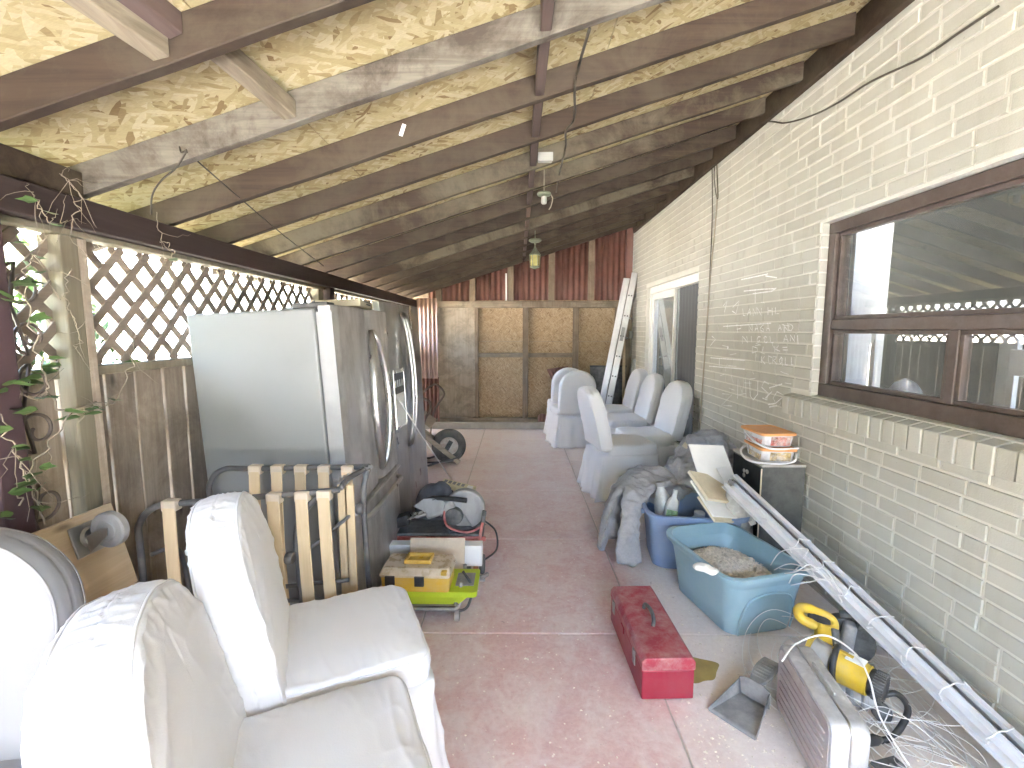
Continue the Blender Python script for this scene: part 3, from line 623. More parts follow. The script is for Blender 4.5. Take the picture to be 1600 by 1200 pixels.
for xx, k0, lean, mt in ((-0.80, 0, 0.02, 'greywood'), (-0.93, -1, 0.03, 'greywood')):
    y, y2 = RAF[9 + k0], RAF[10 + k0]; q = MB()
    q.loft([[(xx + a - 0.022, yy, zb(xx) + h0), (xx + a + 0.022, yy, zb(xx) + h0 + 0.01), (xx + a + 0.022, yy, zb(xx) + h0 + 0.068), (xx + a - 0.022, yy, zb(xx) + h0 + 0.055)] for yy, a, h0 in ((y + 0.0205, -lean, 0.03), (y2 - 0.0205, lean, 0.015))])
    rp(q, 'blocking', mt, bevel=0.003, seg=1)
    q = MB(); q.loft([[(xx + a + 0.024, yy, zb(xx) + h0 + 0.03), (xx + a + 0.06, yy, zb(xx) + h0 + 0.045), (xx + a + 0.06, yy, zb(xx) + h0 + 0.098), (xx + a + 0.024, yy, zb(xx) + h0 + 0.086)] for yy, a, h0 in ((y + 0.0205, -lean, 0.05), (y2 - 0.0205, lean, 0.035))])
    if k0 == -1: rp(q, 'blocking', 'block', bevel=0.003, seg=1)
TS = 0.011
xs = [-2.02, -0.82, 0.38, 1.74]
for i in range(3):
    ys = [-2.72, -0.54, 1.9, 4.34, 6.78, 7.5] if i % 2 else [-2.72, -1.76, 0.68, 3.12, 5.56, 7.5]
    for jn in range(5):
        g = 0.002; a, c, y0, y1 = xs[i] + g, xs[i + 1] - g, ys[jn] + g, ys[jn + 1] - g
        b = MB(); o = RH + 0.001
        b.loft([[(a, y0, zb(a) + o), (c, y0, zb(c) + o), (c, y0, zb(c) + o + TS), (a, y0, zb(a) + o + TS)], [(a, y1, zb(a) + o), (c, y1, zb(c) + o), (c, y1, zb(c) + o + TS), (a, y1, zb(a) + o + TS)]])
        rp(b, 'sheathing_panel', 'osb_roof')
b = MB(); o = RH + TS + 0.004; a, c = -2.05, 1.74
b.loft([[(a, yy, zb(a) + o), (c, yy, zb(c) + o), (c, yy, zb(c) + o + 0.012), (a, yy, zb(a) + o + 0.012)] for yy in (-2.76, 7.54)]); rp(b, 'shingle_layer', 'roof_top')
b = MB(); b.span(1.702, 1.7405, -2.7, YB, zb(1.70) - 0.05, zb(1.70) + RH - 0.006); rp(b, 'ledger', 'rafter', bevel=0.004, seg=1)
b = MB(); b.span(-1.59, -1.50, -2.7, YB - 0.03, 1.85, 1.955); rp(b, 'beam', 'beam', bevel=0.006)
b = MB(); b.span(-1.61, -1.545, -2.6, YB - 0.03, 1.828, 1.8495); rp(b, 'rail', 'treated', bevel=0.003, seg=1)
for y0 in (-2.6, 3.86, 6.6): b = MB(); b.span(-1.585, -1.505, y0, y0 + 0.09, 0, 1.849); rp(b, 'post', 'beam', bevel=0.006)
# stapled white tag and bits hanging from the rafters
tg = RAF[11]; rp(MB().box((-0.495, tg - 0.021, 2.36), (0.016, 0.004, 0.05), (0, 0.35, 0)), 'staple_tag', 'paper')

# ------------------------------------------------------------------ back wall
bw = thing('back_wall', 'timber framed back wall lined with strand board and red corrugated sheet', 'wall', (0, YB, 0))
def bp(mb, name, mat, **k):
    mb.v = [(x, y - YB, z) for x, y, z in mb.v]; return mb.build(name, mat, bw, **k)
def at(u, v): return PY(u, v, YB)
bp(MB().prism([(-1.75, -0.1), (1.74, -0.1), (1.74, zb(1.74) + 0.14), (-1.75, zb(-1.75) + 0.14)], YB + 0.095, YB + 0.11, 'XZ'), 'backing_sheet', 'mouldy')
bp(MB().span(-1.55, XW - 0.002, YB - 0.10, YB + 0.12, 0.0005, 0.105), 'kerb', 'kerb', bevel=0.012)
bp(MB().span(-1.35, 1.55, YB - 0.05, YB + 0.04, 0.106, 0.165), 'bottom_plate', 'header', bevel=0.004)
bp(MB().span(-1.20, 1.56, YB - 0.045, YB + 0.04, 1.845, 1.945), 'header', 'header', bevel=0.004)
bp(MB().span(0.07, 0.80, YB - 0.047, YB - 0.0455, 1.86, 1.94), 'nail_plate', 'stud')
studs = [(744, .055), (820, .085), (898, .085), (962, .07)]
for u, wd in studs:
    x = at(u + 1, 560).x; bp(MB().span(x - wd / 2, x + wd / 2, YB - 0.04, YB + 0.04, 0.1655, 1.8445), 'stud', 'stud', bevel=0.003, seg=1)
sx = [at(u + 1, 560).x for u, _ in studs]
for a, c in ((sx[0] + 0.028, sx[1] - 0.043), (sx[1] + 0.043, sx[2] - 0.043)):
    bp(MB().span(a + .001, c - .001, YB - 0.038, YB + 0.04, 1.10, 1.165), 'noggin', 'header', bevel=0.003, seg=1)
for a, c in ((sx[0] - 0.01, sx[1]), (sx[1], sx[2]), (sx[2], 1.60)):
    bp(MB().span(a + .002, c - .002, YB + 0.041, YB + 0.052, 1.343, 1.96), 'strand_board', 'osb_wall')
    bp(MB().span(a + .002, c - .002, YB + 0.041, YB + 0.052, 0.12, 1.337), 'strand_board', 'osb_wall')
bp(MB().span(-1.30, sx[0] - 0.012, YB + 0.0, YB + 0.03, 0.166, 1.844), 'plywood_panel', 'mouldy')
bp(MB().span(1.56, XW - 0.004, YB + 0.02, YB + 0.08, 0.1, 1.97), 'end_board', 'stud')
for u in (685, 738, 798, 862, 924, 982):
    x = at(u, 420).x; bp(MB().span(x - 0.045, x + 0.045, YB - 0.035, YB + 0.04, 1.9455, zb(x) + 0.05), 'stud', 'stud' if u < 950 else 'corr', bevel=0.003, seg=1)
x = at(791, 430).x; bp(MB().span(x - 0.012, x + 0.012, YB - 0.05, YB - 0.036, 1.95, 2.35), 'white_strip', 'vinyl')
def corrugated(x0, x1, z0f, z1f, pitch, amp, y):
    n = max(6, int((x1 - x0) / pitch * 6)); b = MB(); fr, bk = [], []
    for q in range(n + 1):
        xx = x0 + (x1 - x0) * q / n; yy = y + amp * math.sin(2 * math.pi * (xx - x0) / pitch)
        fr.append((xx, yy, z0f(xx))); bk.append((xx, yy, z1f(xx)))
    f2 = [(a, c + 0.002, d) for a, c, d in fr]; b2 = [(a, c + 0.002, d) for a, c, d in bk]
    return b.loft([fr, bk, b2, f2, fr], closed=False)
xs = [-1.35, -0.42, 0.51, 1.74]
for a, c in zip(xs[:-1], xs[1:]):
    bp(corrugated(a + .002, c - .002, lambda x: 1.93, lambda x: zb(x) + 0.14, 0.085, 0.016, YB + 0.06), 'corrugated_sheet', 'corr', smooth=True)
bp(corrugated(-1.62, -1.20, lambda x: 0.78, lambda x: 1.985, 0.062, 0.015, YB - 0.075), 'corrugated_sheet', 'corr_pale', smooth=True)
bp(corrugated(-1.62, -1.19, lambda x: 0.11, lambda x: 0.80, 0.062, 0.015, YB - 0.055), 'corrugated_sheet', 'corr', smooth=True)

# ------------------------------------------------------------------ lattice topped fence
XL = -1.60
fence = thing('lattice_fence', 'weathered board fence topped with brown diagonal lattice beneath the beam', 'fence', (XL, 3.4, 0))
def fp(mb, name, mat, **k):
    mb.v = [(x - XL, y - 3.4, z) for x, y, z in mb.v]; return mb.build(name, mat, fence, **k)
fr_ = random.Random(5)
y = 0.62
gy = [PX(u, 576, XL + 0.012).y for u in (132, 167, 214, 257, 290)]
edges = [-2.6 + 0.14 * q for q in range(23)] + [0.62, 0.76, 0.90, 1.05, 1.2, 1.34, 1.48, 1.62] + gy
while edges[-1] < 7.1: edges.append(edges[-1] + fr_.uniform(0.135, 0.15))
for a, c in zip(edges[:-1], edges[1:]):
    g = fr_.choice((0.003, 0.005, 0.0075)); b = MB(); ln = fr_.uniform(-0.008, 0.008); zt = 1.335
    x0 = XL + fr_.uniform(-0.003, 0.003)
    w2 = [fr_.uniform(-0.002, 0.002) for _ in range(5)]; w3 = [fr_.uniform(-0.002, 0.002) for _ in range(5)]
    rings = []
    for q in range(5):
        zz = -0.10 + (zt + 0.10) * q / 4; sh = ln * (1 - q / 4)
        rings.append([(x0, a + g + sh + w2[q], zz), (x0 - 0.018, a + g + sh + w2[q], zz), (x0 - 0.018, c - g + sh + w3[q], zz), (x0, c - g + sh + w3[q], zz)])
    b.loft(rings); fp(b, 'board', 'fence', bevel=0.002, seg=1)
for z in (0.25, 1.05): fp(MB().span(XL - 0.06, XL - 0.0225, -2.6, 7.15, z, z + 0.085), 'rail', 'fence')
fp(MB().span(XL - 0.035, XL + 0.035, 1.745, 7.15, 1.3355, 1.372), 'rail', 'treated', bevel=0.003, seg=1)
fp(MB().span(XL - 0.035, XL + 0.035, -2.6, 1.60, 1.3355, 1.372), 'rail', 'treated', bevel=0.003, seg=1)
for y0, y1 in ((1.63, 1.70), (3.74, 3.83), (3.97, 4.06), (6.7, 6.79)):
    fp(MB().span(XL - 0.03, XL + 0.05, y0, y1, -0.1, 1.826), 'post', 'treated', bevel=0.005)
fp(MB().span(XL - 0.025, XL + 0.045, 1.7015, 1.74, -0.1, 1.826), 'post', 'fence', bevel=0.004)
def lattice(y0, y1, z0, z1, p=0.135, w=0.031):
    for s, x in ((1, XL + 0.004), (-1, XL - 0.0035)):
        k = -int((z1 - z0) / p) - 2
        while True:
            ya = y0 + k * p + fr_.uniform(-0.004, 0.004); k += 1
            # centre line y = ya + (z - z0) (s=1) or y = ya + (z1 - z) (s=-1)
            if ya > y1: break
            t0 = max(0, y0 - ya); t1 = min(z1 - z0, y1 - ya)
            if t1 - t0 < 0.03: continue
            h = w / 2 ** 0.5
            pts = []
            for t in (t0, t1):
                zz = z0 + t if s > 0 else z1 - t
                pts.append((ya + t, zz))
            (ya0, za0), (ya1, za1) = pts; d = Vector((ya1 - ya0, za1 - za0)).normalized(); nrm = Vector((-d.y, d.x)) * (w / 2)
            out = [(ya0 + nrm.x, za0 + nrm.y), (ya0 - nrm.x, za0 - nrm.y), (ya1 - nrm.x, za1 - nrm.y), (ya1 + nrm.x, za1 + nrm.y)]
            fp(MB().prism(out, x - 0.0035, x + 0.0035, 'YZ'), 'lattice_slat', 'lattice')
lattice(-2.56, 3.735, 1.374, 1.826); lattice(4.065, 6.65, 1.374, 1.826)

# ------------------------------------------------------------------ what lies beyond the fence
nf = thing('neighbour_fence', 'pale vertical board fence glimpsed through the lattice', 'fence', (-3.3, 3, 0))
y = -1.0
while y < 9:
    MB().span(-0.01, 0.01, y - 3 + 0.004, y - 3 + 0.126, -0.13, 1.42 + fr_.uniform(-.01, .01)).build('board', 'far_fence', nf); y += 0.13
gar = thing('neighbour_garage', 'white neighbouring garage with grey soffit seen through the lattice', 'building', (-7.6, 5, -0.13))
MB().span(-4, 0, -11.0, 8, 0, 2.75).build('wall', 'siding', gar)
MB().span(-4.4, 0.75, -11.4, 8.4, 2.75, 2.80).build('soffit', 'soffit', gar)
MB().span(0.752, 0.78, -11.4, 8.4, 2.73, 2.92).build('fascia', 'siding', gar)
b = MB(); b.prism([(0.8, 2.92), (-1.8, 3.7), (-4.4, 2.92), (-4.4, 2.805), (0.75, 2.805)], -11.5, 8.5, 'XZ'); b.build('roof', 'roof_top', gar)
def shrub(loc, h, rad, n, label, seed):
    rg = random.Random(seed); t = thing('shrub', label, 'shrub', loc, group='shrubs beyond the fence')
    tr = MB()
    for k in range(5):
        a = rg.uniform(0, 6.28); tr.tube([(0, 0, 0), (0.1 * math.cos(a), 0.1 * math.sin(a), h * .4), (rad * .6 * math.cos(a), rad * .6 * math.sin(a), h * .85)], [0.03, 0.02, 0.006], 6)
    tr.build('trunk', 'bark', t, smooth=True)
    lv = MB()
    for k in range(n):
        d = Vector((rg.gauss(0, 1), rg.gauss(0, 1), rg.gauss(0, 1))).normalized() * rg.uniform(0.3, 1) ** 0.5
        lump = 0.8 + 0.35 * nz(d.x * 2 + seed, d.y * 2, d.z * 2)
        p = Vector((d.x * rad * lump, d.y * rad * lump, h * 0.6 + d.z * h * 0.42 * lump)); s_ = rg.uniform(0.025, 0.05)
        m = Matrix.Rotation(rg.uniform(0, 6.28), 3, 'Z') @ Matrix.Rotation(rg.uniform(-1.2, 1.2), 3, 'X')
        lv.add([p + m @ Vector(q) * s_ for q in ((0, -1, 0), (0.45, 0, 0.1), (0, 1, 0), (-0.45, 0, 0.1))], [(0, 1, 2, 3)])
    tag(lv.build('crown', 'leaf', t), kind='stuff')
shrub((-2.9, 1.7, -0.13), 2.6, 0.55, 2600, 'leafy green shrub growing behind the iron scroll post', 1)
shrub((-2.75, 0.55, -0.13), 2.5, 0.6, 3600, 'dense green shrub added out of view to shade the near lattice', 3)  # unseen, put in so its leaves cut lattice light on the chair edges
shrub((-2.7, -0.75, -0.13), 2.6, 0.6, 3600, 'tall green shrub added out of view to shade the near chairs', 4)  # another unseen shrub, added to dim the light reaching the near chairs
shrub((-2.45, 2.35, -0.13), 2.2, 0.45, 2400, 'leafy green shrub behind the lattice above the fence boards', 5)
shrub((-4.2, 4.3, -0.13), 2.1, 0.6, 2200, 'low green shrub in front of the white garage wall', 2)



hg = thing('sky_blocker_hedge', 'unseen green mass added behind the viewpoint to block low sky', 'sky_blocker_hedge', (0, -7.4, -0.13))  # added out of view to cut the low front sky on the near chairs
hb_ = MB(); rg = random.Random(44)
for ix in range(-8, 8): hb_.span(ix * 1.0 - 0.02, ix + 1.0, -0.45 + rg.uniform(-.06, .06), 0.45 + rg.uniform(-.08, .08), 0, 3.2 + rg.uniform(-.12, .12))
hb_.build('blocker_core', 'bark', hg)
lv = MB()
for k in range(9000):
    p = Vector((rg.uniform(-8, 8), rg.uniform(0.38, 0.62), rg.uniform(0, 3.4))) if k < 7000 else Vector((rg.uniform(-8, 8), rg.uniform(-.5, .5), rg.uniform(3.1, 3.45)))
    m = Matrix.Rotation(rg.uniform(0, 6.28), 3, 'Z') @ Matrix.Rotation(rg.uniform(-1.2, 1.2), 3, 'X'); s_ = rg.uniform(0.05, 0.09)
    lv.add([p + m @ Vector(q) * s_ for q in ((0, -1, 0), (0.5, 0, 0.1), (0, 1, 0), (-0.5, 0, 0.1))], [(0, 1, 2, 3)])
tag(lv.build('blocker_leaves', 'leaf', hg), kind='stuff')
# ================================================================== CHAIRS WITH FABRIC COVERS
def arch(w, h, q=1):
    """outline of a chair back: straight sides, round top; (y, s) pairs, closed"""
    hw = w / 2; ah = hw * 0.95; pts = []
    for k in range(12 * q): pts.append((-hw, (h - ah) * k / (12 * q)))
    for k in range(32 * q + 1): a = math.pi - math.pi * k / (32 * q); pts.append((hw * math.cos(a), h - ah + ah * abs(math.sin(a)) ** 0.92))
    for k in range(1, 12 * q + 1): pts.append((hw, (h - ah) * (1 - k / (12 * q))))
    for k in range(1, 10): pts.append((hw - w * k / 10, 0))
    return pts, 56 * q + 1
def crease(x, y, z):                     # sharp soft-sided folds
    return (1 - abs(nz(x, y, z))) ** 5
def make_chair(seed, mat='cover', H=1.0, W=0.47, recl=0.13, flare=0.10, folds=9, amp=0.013, label='', group=None, swing=0.0, skirt_mat='cover_crease', T=0.10, q_=1, wr_=1.0):
    t = thing('covered_chair', label, 'chair', group=group)
    zs = 0.49; s0 = 0.44; hb = (H - s0)
    out, n_edge = arch(W, hb, q_); n = len(out); x_b = -0.215
    def bk(y, s, tt):                   # back coordinates -> local; tt = thickness position, + is front
        z = s0 + s; f = s / hb
        return Vector((x_b - recl * max(f, 0) ** 1.1 + tt, y, z + tt * recl * 0.9))
    rings = []; cy, cs = 0.0, hb * 0.52
    def ring(k, tt, inset=0.0, wr=0.0):
        r = []
        for (y, s) in out:
            yy = y * (1 - inset / (W / 2)) * k; ss = cs + (s - cs) * (1 - inset / (hb / 2)) * k
            pill = 0.014 * (1 - k ** 3) if wr else 0
            sg = 1 if yy > 0 else -1
            d = wr * (0.3 * nz(yy * 5 + seed, ss * 3, 1.7) + 0.45 * crease(yy * 3.2 + ss * 5.2 * sg + seed, ss * 2.2 - yy * 2, 4.2) * k + 0.4 * crease(yy * 12 + ss * 7 * sg + seed, ss * 4.0, 8.1) * k ** 3 + 0.25 * crease(yy * 22 + seed, ss * 16, 2.2) * k ** 4) + pill
            r.append(bk(yy, ss, tt + (d if tt > 0 else -d)))
        return r
    NK = 10 * q_; ks = [0.03 + 0.945 * (k / (NK - 1)) ** 0.85 for k in range(NK)]
    for k in ks: rings.append(ring(k, -T / 2, 0.005, 0.010 * wr_))
    edge = {}; NB = 8 * q_
    for q in range(NB + 1):
        tt = -T / 2 + T * q / NB; e = abs(q - NB / 2) / (NB / 2)
        rr_ = ring(1.0, tt, 0.008 * e ** 3 + (0.0028 if q == NB // 2 else 0))
        for i, p in enumerate(rr_):
            y, s = out[i]; ii = i / q_
            w = wr_ * (0.003 * nz(ii * 0.4 + seed * 3, e * 1.2, 2.0) + 0.0042 * (1 - e ** 2) * (crease(ii * 0.95 + seed, e * 0.6 + (3 if tt > 0 else 0), 6.3) + 0.5 * crease(ii * 2.1 + seed, e * 1.4 + (5 if tt > 0 else 0), 2.3) - 0.45))
            rr_[i] = p + Vector((0, w * (1 if y > 0 else -1) * 0.8, w * (0.9 if s > hb * 0.6 else 0.2)))
        rings.append(rr_)
        if q in (0, NB): edge[q] = rr_
    for k in reversed(ks): rings.append(ring(k, T / 2, 0.005, 0.010 * wr_))
    back = MB().loft(rings).build('back_cover', mat, t, smooth=True)
    for rr_ in edge.values(): MB().tube(rr_[:n_edge], 0.0034, 6).build('piping', mat, back, smooth=True)
    # seat cushion
    sw, sd = 0.475, 0.46; cxs = 0.03; rr0 = rrect(sd, sw, 0.06, 8, cxs, 0); dd = []
    for i in range(len(rr0)):
        a = Vector(rr0[i]); c = Vector(rr0[(i + 1) % len(rr0)]); k = max(1, int((c - a).length / (0.03 / q_)))
        dd += [tuple(a + (c - a) * (j / k)) for j in range(k)]
    rr0 = dd; rings = []
    def sring(k, z, wr=0.0, g=0.0):
        r = []
        for x, y in rr0:
            xx = cxs + (x - cxs) * k; yy = y * k
            if g: L = math.hypot(x - cxs, y); xx += (x - cxs) / L * g; yy += y / L * g
            d = wr * wr_ * (0.3 * nz(xx * 6 + seed * 2, yy * 5, 3.3) + 0.55 * crease(xx * 11 + seed, yy * 3.2 + xx * 3, 5.5) * k ** 2 + 0.4 * crease(xx * 6, yy * 16 + seed, 7.5) * k ** 4 + 0.35 * crease(xx * 24 + seed, yy * 9, 1.5) * k ** 3)
            r.append(Vector((xx, yy, z + d + (0.024 * (1 - k ** 2.5) if wr else 0))))
        return r
    NS = 9 * q_
    for j in range(NS): k = 0.03 + 0.92 * (j / (NS - 1)) ** 0.85; rings.append(sring(k, zs - 0.004, 0.008))
    rings.append(sring(0.982, zs - 0.007, 0.006)); er = sring(0.998, zs - 0.014, 0.003, 0); rings.append(er)
    for j, (z, g) in enumerate(((0.024, 0.003), (0.045, 0.007), (0.065, 0.007), (0.085, 0.005), (0.10, 0.003))):
        rg_ = sring(1.0, zs - z, 0, g); rings.append([p + Vector((p.x - cxs, p.y, 0)).normalized() * (0.005 * wr_ * nz(p.x * 14 + seed, p.y * 14, j * 0.5)) for p in rg_])
    rings.append(sring(0.97, zs - 0.105))
    seat = MB().loft(rings).build('seat_cover', mat, t, smooth=True)
    MB().tube(er, 0.0032, 6, True).build('piping', mat, seat, smooth=True)
    # skirt to the floor, hanging in folds
    fo = rrect(0.545, 0.485, 0.045, 12, 0.0, 0)
    dense = []
    for i in range(len(fo)):
        a = Vector(fo[i]).to_3d(); c = Vector(fo[(i + 1) % len(fo)]).to_3d(); k = max(1, int((c - a).length / 0.014))
        for q in range(k): dense.append(a + (c - a) * (q / k))
    rings = []; NR = 12; per = len(dense)
    for q in range(NR + 1):
        f = q / NR; z = zs - 0.085 - (zs - 0.085 - 0.006) * f; r = []
        for i, p in enumerate(dense):
            th = 2 * math.pi * i / per; dirv = Vector((p.x, p.y, 0)).normalized()
            o = flare * 0.45 * f ** 1.3 + amp * f ** 0.8 * (math.sin(folds * th + 2.2 * nz(th * 1.3, seed, 0.2)) + 0.7 * math.sin(folds * 2.3 * th + seed)) + 0.010 * nz(i * 0.16, f * 3, seed) + 0.008 * (crease(i * 0.1, f * 2.2 + i * 0.05, seed) - .3)
            r.append(p + dirv * (o - 0.002) + Vector((swing * f, 0, z + 0.012 * f * nz(th * 2, seed, 7))))
        rings.append(r)
    sk = MB().loft(rings, True, True, False).build('skirt', skirt_mat, t, smooth=True)
    so = sk.modifiers.new('solid', 'SOLIDIFY'); so.thickness = 0.002
    return t
def copy_tree(o, parent=None):
    c = o.copy(); COL.objects.link(c); c.parent = parent
    for ch in o.children: copy_tree(ch, c)
    return c
def place(o, x, y, heading): o.location = (x, y, 0); o.rotation_euler = (0, 0, R(heading)); return o
G1 = 'white covered chairs at the back'
a = make_chair(21, label='white covered chair with its back turned, beside the ladder foot', group=G1, amp=0.012, flare=0.18, wr_=1.3); place(a, 0.735, 6.30, 97)
b_ = make_chair(22, label='white covered chair half hidden behind the one with its back turned', group=G1, amp=0.014, wr_=1.4); place(b_, 0.70, 6.78, 92)
c_ = make_chair(23, label='white covered chair facing the door, its skirt falling over the floor joint', group=G1, amp=0.02, folds=8, wr_=1.5, flare=0.16); place(c_, 0.975, 4.36, 10)
d_ = copy_tree(b_); d_['label'] = 'white covered chair against the glass door, farthest from the grey blankets'; place(d_, 1.30, 6.25, 184)
e_ = copy_tree(c_); e_['label'] = 'white covered chair between two others along the sliding door'; place(e_, 1.29, 5.55, 183)
f_ = copy_tree(c_); f_['label'] = 'white covered chair with creased seat beside the grey blankets'; place(f_, 1.31, 4.72, 186)
G2 = 'white covered chairs by the folding bed'
F1 = make_chair(31, label='white covered chair with tall rounded back in front of the folding bed', group=G2, amp=0.011, H=1.0, W=0.50, recl=0.11, T=0.115, q_=4, wr_=1.7); place(F1, -0.60, 1.49, 24)
F2 = make_chair(32, label='creased white covered chair overlapping the one at the folding bed', group=G2, amp=0.012, H=0.975, W=0.54, recl=0.12, T=0.12, q_=4, wr_=2.0, mat='cover_worn', skirt_mat='cover_worn'); place(F2, -0.48, 0.985, 25)
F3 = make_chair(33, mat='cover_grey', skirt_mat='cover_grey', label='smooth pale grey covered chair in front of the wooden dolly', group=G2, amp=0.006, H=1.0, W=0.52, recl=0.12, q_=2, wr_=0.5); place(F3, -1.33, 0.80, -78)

# ================================================================== FRIDGES
def rib_front(w, h, d, bulge=0.012, n=10):
    """door slab: outline in (y, x) with a softly bowed front, extruded along z"""
    out = [(0, 0)]
    for k in range(n + 1):
        f = k / n; out.append((d + bulge * (1 - (2 * f - 1) ** 2) - (0.012 if k in (0, n) else 0), w * f))
    out.append((0, w)); return out
fg = thing('french_door_fridge', 'grey sided stainless french door fridge with oval handles against the fence', 'fridge', (-0.775, 2.21, 0), rot=(0, R(-3.0), 0))
DP, WD, HT = 0.60, 0.93, 1.625            # body depth (towards the fence), width along y, height
MB().span(-0.085 - DP, -0.085, 0, WD, 0.05, HT - 0.012).build('body', 'fr_side', fg, bevel=0.012, seg=3)
MB().span(-0.5, -0.14, 0.03, WD - 0.03, 0.0, 0.049).build('base', 'black', fg)
MB().span(-0.084, -0.070, 0.02, WD - 0.02, 0.09, HT - 0.03).build('gasket', 'gasket', fg)
MB().span(-0.2, -0.03, 0.03, 0.12, HT - 0.0115, HT + 0.016).build('hinge_cover', 'grey_tube', fg, bevel=0.006)
YS = 0.50
for y0, w in ((0.004, YS - 0.006), (YS + 0.003, WD - YS - 0.007)):
    o = rib_front(w, 1, 0.07, 0.014); b = MB().prism([(x - 0.069, y + y0) for x, y in o], 0.625, HT)
    dr = b.build('door', 'steel', fg, bevel=0.006)
    sgn = -1 if y0 < 0.1 else 1; pts = []
    for k in range(17):
        f = k / 16; s_ = math.sin(math.pi * f); pts.append((0.02 + 0.036 * s_ ** 0.4, YS + sgn * (0.012 + 0.125 * s_ ** 0.85), 0.70 + 0.80 * f))
    MB().tube(pts, [0.014 + 0.012 * math.sin(math.pi * k / 16) ** .5 for k in range(17)], 10).build('handle', 'chrome', dr, smooth=True)
MB().box((-0.034, 0.0025, 1.12), (0.062, 0.003, 0.95)).build('door_edge', 'gasket', fg)
o = rib_front(WD - 0.008, 1, 0.07, 0.016); b = MB().prism([(x - 0.069, y + 0.004) for x, y in o], 0.075, 0.615); dw = b.build('freezer_drawer', 'steel', fg, bevel=0.006)
MB().tube([(0.018, 0.10, 0.545), (0.05, 0.15, 0.55), (0.058, 0.3, 0.553), (0.06, 0.47, 0.555), (0.058, 0.62, 0.553), (0.05, 0.78, 0.55), (0.018, 0.83, 0.545)], 0.014, 10).build('handle', 'chrome', dw, smooth=True)
MB().tube([(0.012, 0.02, 0.600), (0.022, 0.47, 0.603), (0.012, 0.90, 0.600)], 0.010, 8).build('drawer_lip', 'chrome', dw, smooth=True)
MB().box((0.0185, 0.80, 1.50), (0.004, 0.02, 0.035)).build('badge', 'chrome', fg)
f2 = thing('side_by_side_fridge', 'stainless side by side fridge with ice dispenser next to the french door fridge', 'fridge', (-0.845, 3.19, 0), rot=(0, R(-2.4), R(-5.0)))
WD2, HT2 = 0.88, 1.70
MB().span(-0.70, -0.085, 0, WD2, 0.05, HT2 - 0.012).build('body', 'fr_side', f2, bevel=0.012, seg=3)
MB().span(-0.5, -0.14, 0.03, WD2 - 0.03, 0.0, 0.049).build('base', 'black', f2)
MB().span(-0.084, -0.070, 0.02, WD2 - 0.02, 0.09, HT2 - 0.03).build('gasket', 'gasket', f2)
ys = 0.40
for y0, w in ((0.004, ys - 0.006), (ys + 0.003, WD2 - ys - 0.007)):
    o = rib_front(w, 1, 0.07, 0.012); dr = MB().prism([(x - 0.069, y + y0) for x, y in o], 0.075, HT2).build('door', 'steel2', f2, bevel=0.006)
    sgn = -1 if y0 < 0.1 else 1; pts = []
    for k in range(17):
        f = k / 16; s_ = math.sin(math.pi * f); pts.append((0.012 + 0.062 * s_ ** 0.6, ys + sgn * 0.035, 0.62 + 1.02 * f))
    MB().tube(pts, 0.012, 8).build('handle', 'chrome', dr, smooth=True)
    if y0 < 0.1:
        fr = MB(); fr.span(0.0125, 0.022, 0.10, 0.335, 0.80, 0.815); fr.span(0.0125, 0.022, 0.10, 0.335, 1.20, 1.225); fr.span(0.0125, 0.022, 0.10, 0.112, 0.815, 1.20); fr.span(0.0125, 0.022, 0.323, 0.335, 0.815, 1.20)
        fr.build('dispenser_frame', 'chrome', dr, bevel=0.003)
        MB().span(0.0122, 0.0155, 0.112, 0.323, 1.05, 1.20).build('control_panel', 'dark_grey', dr)
        q = MB()
        for a, c in ((0.13, 0.16), (0.18, 0.20), (0.22, 0.245), (0.27, 0.30)): q.span(0.0157, 0.017, a, c, 1.10, 1.15)
        q.build('button', 'chrome', dr)
        MB().span(0.0122, 0.0145, 0.112, 0.323, 0.815, 1.049).build('dispenser_recess', 'white', dr)
MB().span(-0.5, -0.42, 0.05, 0.4, HT2 - 0.0115, HT2 + 0.03).build('hinge_cover', 'grey_tube', f2, bevel=0.01)
pk = thing('flat_packet', 'cream paper packet with dark print lying on top of the french door fridge', 'packet', (-0.98, 2.70, 1.636), rot=(0, R(-3), R(8)))
MB().span(-0.13, 0.11, -0.1, 0.32, -0.006, 0.035).build('sleeve', 'foam', pk, bevel=0.006)
q = MB(); q.span(0.1105, 0.1125, 0.08, 0.22, 0.008, 0.016); q.span(0.1105, 0.1125, 0.02, 0.2, 0.022, 0.028); q.build('print', 'black', pk)
# thin white cord from dispenser to the strip on the floor
c0 = PX(622, 622, -0.815); c1_ = PZ(707, 752, 0.21)
tag(MB().tube([c0, c0.lerp(c1_, 0.33) - Vector((0, 0, 0.01)), c0.lerp(c1_, 0.66) - Vector((0, 0, 0.008)), c1_], 0.0045, 6).build('thin_rod', 'wire', smooth=True), 'thin white rod leaning from the fridge dispenser to the cream power strip', 'rod')

